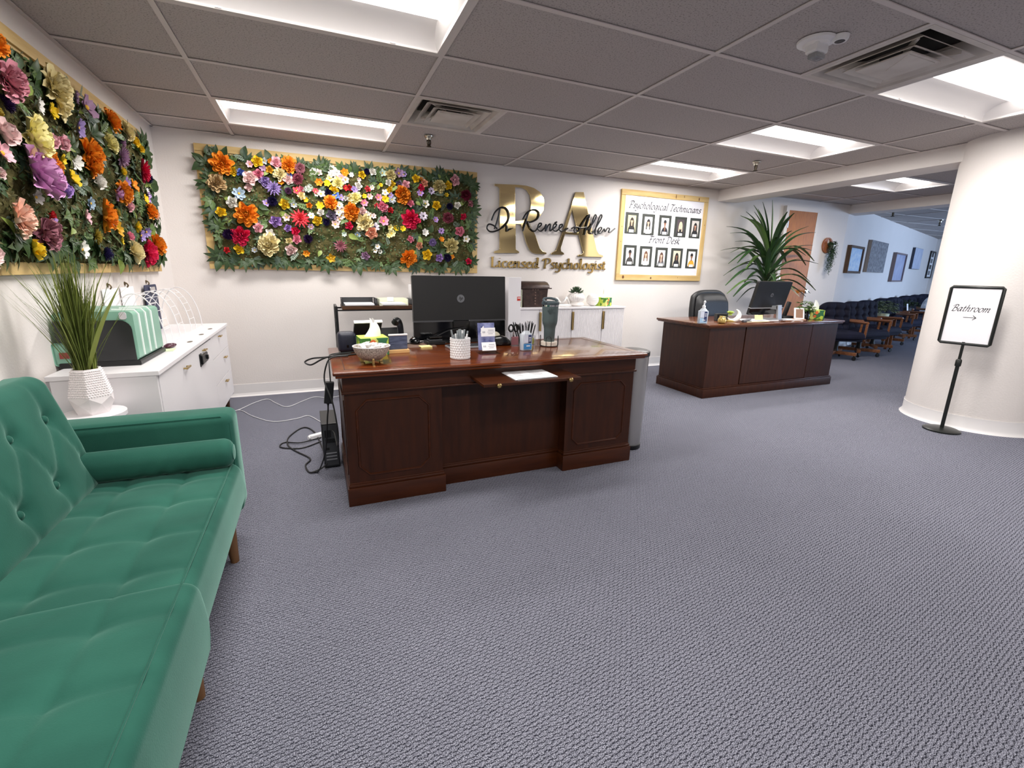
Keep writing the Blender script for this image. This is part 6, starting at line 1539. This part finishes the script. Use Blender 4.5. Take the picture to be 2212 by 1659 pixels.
for k, (x, y, z) in enumerate(TIPS):
    tip = Vector((x - 6.62, y + .36, z))
    if tip.y > .30: tip.y = .30
    zb = min(1.44, max(.92, z - .45 + abs(tip.x) * .05)) if z > 1.5 else min(1.40, max(.84, z + .06))
    strap((tip.x * .03, tip.y * .03, zb), tip, .062 + .012 * rr.random(), yl if k % 4 else yl2, .06 + .12 * min(1, abs(tip.x)))
for k in range(26):
    a = rr.uniform(0, 2*PI); L = rr.uniform(.45, .75); zb = rr.uniform(.88, 1.44); el = rr.uniform(-.25, .8) if zb < 1.3 else rr.uniform(.2, 1.25)
    tip = Vector((math.cos(a) * math.cos(el) * L, math.sin(a) * math.cos(el) * L, zb + math.sin(el) * L))
    tip.y = max(-.55, min(.30, tip.y))
    strap((math.cos(a) * .02, math.sin(a) * .02, zb), tip, .058, yl if k % 3 else yl2, .10)

# hanging wall planter
t = thing('wall_planter', 'round wooden wall planter with trailing green stems right of the door', 'plant', (8.245, -.012, 1.65))
b = bmesh.new(); n = 40
mb = MB()
ro, ri = [], []
me = filled('disc', [[(.112 * math.cos(2*PI*k/n), .112 * math.sin(2*PI*k/n)) for k in range(n)], [(.016 + .034 * math.cos(2*PI*k/24), .048 + .048 * math.sin(2*PI*k/24)) for k in range(24)]], .018, wood('planter_wood', 'a8683c', '84492a', 'z', .5))
o = put('wood_disc', me, t); o.matrix_local = WALLB
MB().lathe([(.028, -.03), (.034, .03), (.03, .03), (.026, -.02)], 16, xf=T((.045, -.045, -.02))).build('cup', whitep_m, t, smooth=True)
trail_m = M('trailing_green', '47663b', .55, noise_=(30, '2f4a2b', .3, (1, 1, 1)))
r = random.Random(21)
for k in range(34):
    x0 = .030 + r.uniform(-.050, .065); y0 = -.045 + r.uniform(-.03, .02); L = r.uniform(.15, .47) * (1 - 2.2 * abs(x0 - .035)); b = bmesh.new()
    nl = int(L / .011)
    pts = []
    for j in range(nl):
        s = j / nl; p = (x0 + .012 * math.sin(j * .7 + k) + (.015 * math.sin(s * 2) * (k % 3 - 1)), y0 - .02 * math.sin(s * PI * .6), .02 - L * s)
        leaflet(b, p, r.uniform(0, 2*PI), .024, .015, .5, .1)
    mb = MB(); mb._merge(b); mb.build('trailing_stem', trail_m, t, smooth=True)
bushy(t, 30, .065, .0, .05, trail_m, .034, 9)
for o in t.children:
    if o.name.startswith('leaf'): o.location += Vector((.045, -.045, .01))

# ------------------------------------------------------------------ pictures on the diagonal wall
def wallpoint(s, z, off): p = P0 + dv * s + dn * off; return (p.x, p.y, z)
brownf = wood('picture_frame_brown', '5c4534', '3f2e22', 'z', .45)
def art(h1, h2, sc, st, con=.2): return M('artwork_' + h1 + h2, h1, .5, noise_=(sc, h2, con, st))
A3D = T(P0) @ RZ(ang)
def picture(s0, s1, z0, z1, fw, dp, frame_m, art_m, label):
    t = thing('picture', label, 'picture', wallpoint((s0 + s1) / 2, (z0 + z1) / 2, .004), ang, 'pictures on the blue lit wall')
    w, h = (s1 - s0) / 2, (z1 - z0) / 2
    mb = MB()
    if fw:
        mb.box(-w, w, -dp, 0, h - fw, h).box(-w, w, -dp, 0, -h, -h + fw).box(-w, -w + fw, -dp, 0, -h + fw, h - fw).box(w - fw, w, -dp, 0, -h + fw, h - fw)
        mb.build('frame', frame_m, t)
        MB().box(-w + fw, w - fw, -dp * .55, -.002, -h + fw, h - fw).build('canvas', art_m, t)
    else:
        mb.box(-w, w, -dp, 0, -h, h).build('wrapped_canvas', frame_m, t)
        MB().box(-w + .004, w - .004, -dp - .002, -dp + .001, -h + .004, h - .004).build('painted_face', art_m, t)
    return t
picture(.25, 1.06, 1.257, 1.685, .035, .05, brownf, art('9cc3ea', 'd6e6f6', 9, (1, 1, 2)), 'brown framed pale blue print, nearest the corner')
picture(1.44, 2.70, 1.288, 1.828, 0, .05, M('canvas_edge_taupe', '8d827a', .6), art('8f8f93', '5a5b62', 18, (1, 1, 1), .12), 'largest canvas, grey with dark blossom pattern')
picture(3.54, 4.63, 1.12, 1.703, .03, .06, M('frame_mauve_grey', '77686a', .5), art('b9bfd6', '8b93b4', 6, (1, 1, 1), .3), 'narrow framed pale lilac print hung lower than its neighbours')
picture(5.43, 6.42, 1.41, 1.885, 0, .05, M('canvas_edge_dark', '2f3240', .6), art('cfd6e6', '9aa6c2', 5, (3, 1, 1), .3), 'white canvas with dark edges, second from the far end')
t = picture(7.84, 8.54, 1.21, 1.91, .04, .03, black_m, paper_m, 'black framed strip of four small photos at the far end')
for k in range(4):
    MB().box(-.16, .16, -.0185, -.0165, .20 - .155 * k, .31 - .155 * k).build('small_photo', grey_m if k % 2 else dgrey_m, t)

# ------------------------------------------------------------------ row of tufted swivel armchairs
uph = M('navy_tufted_fabric', '18192d', .75, spec=.2, noise_=(6, '0e0f1c', .3, (1, 1, 1)), bump=(160, .001, (1, 1, 1)))
def waiting_chair():
    t = thing('waiting_chair', 'x', 'chair', group='navy tufted swivel armchairs')
    # faces -y
    bts = [(x, y) for x in (.10, .25, .40) for y in (.10, .22, .34)]
    lns = [(x, .0, x, .46) for x in (.10, .25, .40)] + [(0, y, .5, y) for y in (.10, .22, .34)]
    mb = MB(); mb._merge(cushion(.50, .46, .10, .045, 40, 40, bts, lns, bd=.022, bs=.022, ld=.007, ls=.014))
    for v in mb.bm.verts:
        q = abs(v.co.x - .25) / .25
        if v.co.y > .2: v.co.y -= .085 * q ** 4 * ((v.co.y - .2) / .26) ** 2
    o = mb.build('backrest', uph, t, smooth=60); o.matrix_local = T((-.25, .17, .41)) @ RX(R(82)) @ T((0, 0, -.02))
    mb = MB(); mb._merge(cushion(.52, .52, .10, .045, 40, 40, [(.13, .16), (.26, .16), (.39, .16), (.13, .32), (.26, .32), (.39, .32)], [(0, .16, .52, .16), (0, .32, .52, .32)], bd=.012, bs=.03, ld=.005, ls=.014))
    mb.build('seat', uph, t, smooth=60, loc=(-.26, -.32, .345))
    MB().box(-.25, .25, -.30, .20, .30, .35, .02).build('seat_shell', uph, t, smooth=True)
    for s in (-1, 1):
        x = s * .285
        pts = [(x, .22, .57), (x, -.24, .585), (x, -.27, .57), (x, -.25, .33), (x, -.22, .315), (x, .20, .33)]
        MB().tube(catmull([Vector(p) for p in pts], 3), .022, 4).build('arm_loop', oak_m, t)
    MB().lathe([(.05, .12), (.035, .16), (.035, .31)], 16, xf=T((0, -.03, 0))).build('column', blackm_m, t, smooth=True)
    for k in range(4):
        a = R(45 + 90 * k)
        MB().box(.0, .31, -.028, .028, .075, .125, .006, xf=T((0, -.03, 0)) @ RZ(a)).build('base_arm', oak_m, t)
        c, s = math.cos(a) * .285, math.sin(a) * .285 - .03
        cs = MB().lathe([(.028, -.011), (.032, -.006), (.032, .006), (.028, .011)], 16, xf=T((c, s, .032)) @ RZ(a + .6) @ RX(R(90))).box(c - .012, c + .012, s - .012, s + .012, .045, .076).build('caster', black_m, t, smooth=True)
        MB().lathe([(.013, .066), (.013, .074)], 12, xf=T((c, s, 0))).build('ferrule', brass_m, cs)
    return t
def face_rz(fx, fy): return math.atan2(fy, fx) + PI / 2
wc = waiting_chair()
wc.scale = (.86, .92, .945)
spots = [((8.40, -.15), (-.49, -.87), 'navy tufted swivel armchair nearest the small desk, partly behind it'), ((8.98, -.06), (-.24, -.97), 'second navy armchair from the desk, its arm against the first'),
         ((9.68, .17), (-.1, -1), 'third navy armchair, just left of the bushy grey green plant'), ((10.98, .60), (-.42, -.9), 'navy armchair right behind the bushy grey green plant'),
         ((11.80, .89), (-.05, -1), 'navy armchair between the two small plant tables'), ((13.15, 1.35), (-.3, -.95), 'navy armchair behind the darker second plant'),
         ((14.25, 1.73), (-.1, -1), 'navy armchair with a white bag slumped on its arm'), ((15.25, 2.05), (-.1, -1), 'farthest navy armchair, cut off by the white column')]
for k, ((bx, by), (fx, fy), lb) in enumerate(spots):
    f = Vector((fx, fy)).normalized(); c = Vector((bx, by)) + f * .26
    if k == 0: wc.location = (c.x, c.y, 0); wc.rotation_euler = (0, 0, face_rz(f.x, f.y)); wc['label'] = lb
    else: dup(wc, (c.x, c.y, 0), face_rz(f.x, f.y), lb)
# small tables with plants between the chairs
def corner_table(loc, label):
    t = thing('side_table', label, 'table', loc, ang, 'small tables between the armchairs')
    MB().box(-.18, .18, -.18, .18, .50, .53, .004).build('tabletop', oak_m, t)
    for x in (-.155, .155):
        for y in (-.155, .155): MB().box(x - .02, x + .02, y - .02, y + .02, 0, .50).build('leg', oak_m, t)
    return t
p1 = (10.19, .10, 0); corner_table(p1, 'small wooden table under the bushy grey green plant')
p2 = (12.34, .84, 0); corner_table(p2, 'small wooden table under the darker second plant')
sage = M('sage_leaf', '8a9a7c', .55, noise_=(12, '64765a', .3, (1, 1, 1)))
t = thing('potted_plant', 'bushy grey green plant in a pale pot between the armchairs', 'plant', (p1[0], p1[1], .53))
MB().lathe([(.06, 0), (.085, .01), (.09, .06), (.08, .065), (.0, .06)], 20, cap=False).build('pot', M('pale_green_pot', 'c3cdb4', .5), t, smooth=True)
bushy(t, 60, .20, .08, .20, sage, .075, 31)
t = thing('potted_plant', 'dark green plant on the farther small table', 'plant', (p2[0], p2[1], .53))
MB().lathe([(.05, 0), (.075, .01), (.08, .08), (.07, .085), (.0, .08)], 20, cap=False).build('pot', black_m, t, smooth=True)
bushy(t, 44, .18, .09, .16, leafd, .07, 33)
t = thing('leaflet_holder', 'small white upright leaflet stand beside the darker plant', 'stand', (12.10, .70, .53), ang)
corner = MB().box(-.06, .06, -.004, .004, 0, .17, xf=RX(R(-10))).build('leaflet', paper_m, t); MB().box(-.06, .06, -.03, .03, 0, .006).build('foot', acry_m, t)
t = thing('bag', 'white and grey patterned bag slumped over a far armchair', 'bag', (14.0, 1.18, .45), ang)
mb = MB(); mb._merge(cushion(.46, .34, .26, .10, 30, 30, [(.15, .1), (.3, .2)], [], bd=.06, bs=.05, crown=.03))
mb.build('body', M('grey_white_cloth', 'dcdfe3', .8, noise_=(9, '9aa0a8', .12, (1, 1, 1))), t, smooth=60, loc=(-.2, -.16, 0)).rotation_euler = (0, R(-14), 0)
MB().tube([(-.1, 0, .22), (-.06, 0, .34), (.06, 0, .34), (.12, 0, .26)], .010, 8, smooth=5).build('strap', dgrey_m, t, smooth=True)

# ------------------------------------------------------------------ bathroom sign on its stand
sg = thing('floor_sign', 'black framed bathroom sign on a pole with round base beside the column', 'sign', (5.69, -2.91, 0), R(-76))
blk = M('sign_black', '141816', .35)
MB().lathe([(.112, 0), (.118, .004), (.118, .012), (.10, .020), (.03, .026)], 48).build('base', blk, sg, smooth=True)
MB().lathe([(.0125, .02), (.0125, .56)], 20).build('lower_pole', blk, sg, smooth=True)
MB().lathe([(.018, .53), (.019, .535), (.019, .575), (.013, .585)], 20).build('collar', blk, sg, smooth=True)
MB().lathe([(.0095, .56), (.0095, .72)], 16).build('upper_pole', blk, sg, smooth=True)
SW, SH, SZ = .147, .436, .702
MB().box(-SW + .01, SW - .01, .002, .008, SZ + .01, SZ + SH - .01).build('back_panel', blk, sg)
def rt(h0, h1, n=6): return None
fr = MB().tube([(-SW + .012, 0, SZ + .004), (SW - .012, 0, SZ + .004), (SW - .004, 0, SZ + .012), (SW - .004, 0, SZ + SH - .012), (SW - .012, 0, SZ + SH - .004), (-SW + .012, 0, SZ + SH - .004), (-SW + .004, 0, SZ + SH - .012), (-SW + .004, 0, SZ + .012)], .0115, 8, closed=True)
fr.build('frame', blk, sg, smooth=True)
MB().box(-SW + .012, SW - .012, -.003, .001, SZ + .012, SZ + SH - .012).build('sheet', M('sign_sheet', 'f0eef2', .45), sg)
sz = .030; sq_ = fit_text('Bathroom', .215, sz)
mb, w_ = nib_text('Bathroom', sz, slant=.30, nib=R(40), w=.13, tmin=.05, h=.0006, squash=sq_)
o = mb.build('lettering', scr_m, sg); o.matrix_local = T((-.115, -.0034, SZ + .250)) @ WALLB
mb = MB().box(-.038, .034, -.0042, -.0034, SZ + .2035, SZ + .2065)
for s in (-1, 1):
    mb.prism([(.036, SZ + .205), (.016, SZ + .205 + s * .018), (.0135, SZ + .205 + s * .0155), (.0305, SZ + .205)], .0034, .0042, xf=YZ)
mb.build('arrow', scr_m, sg)
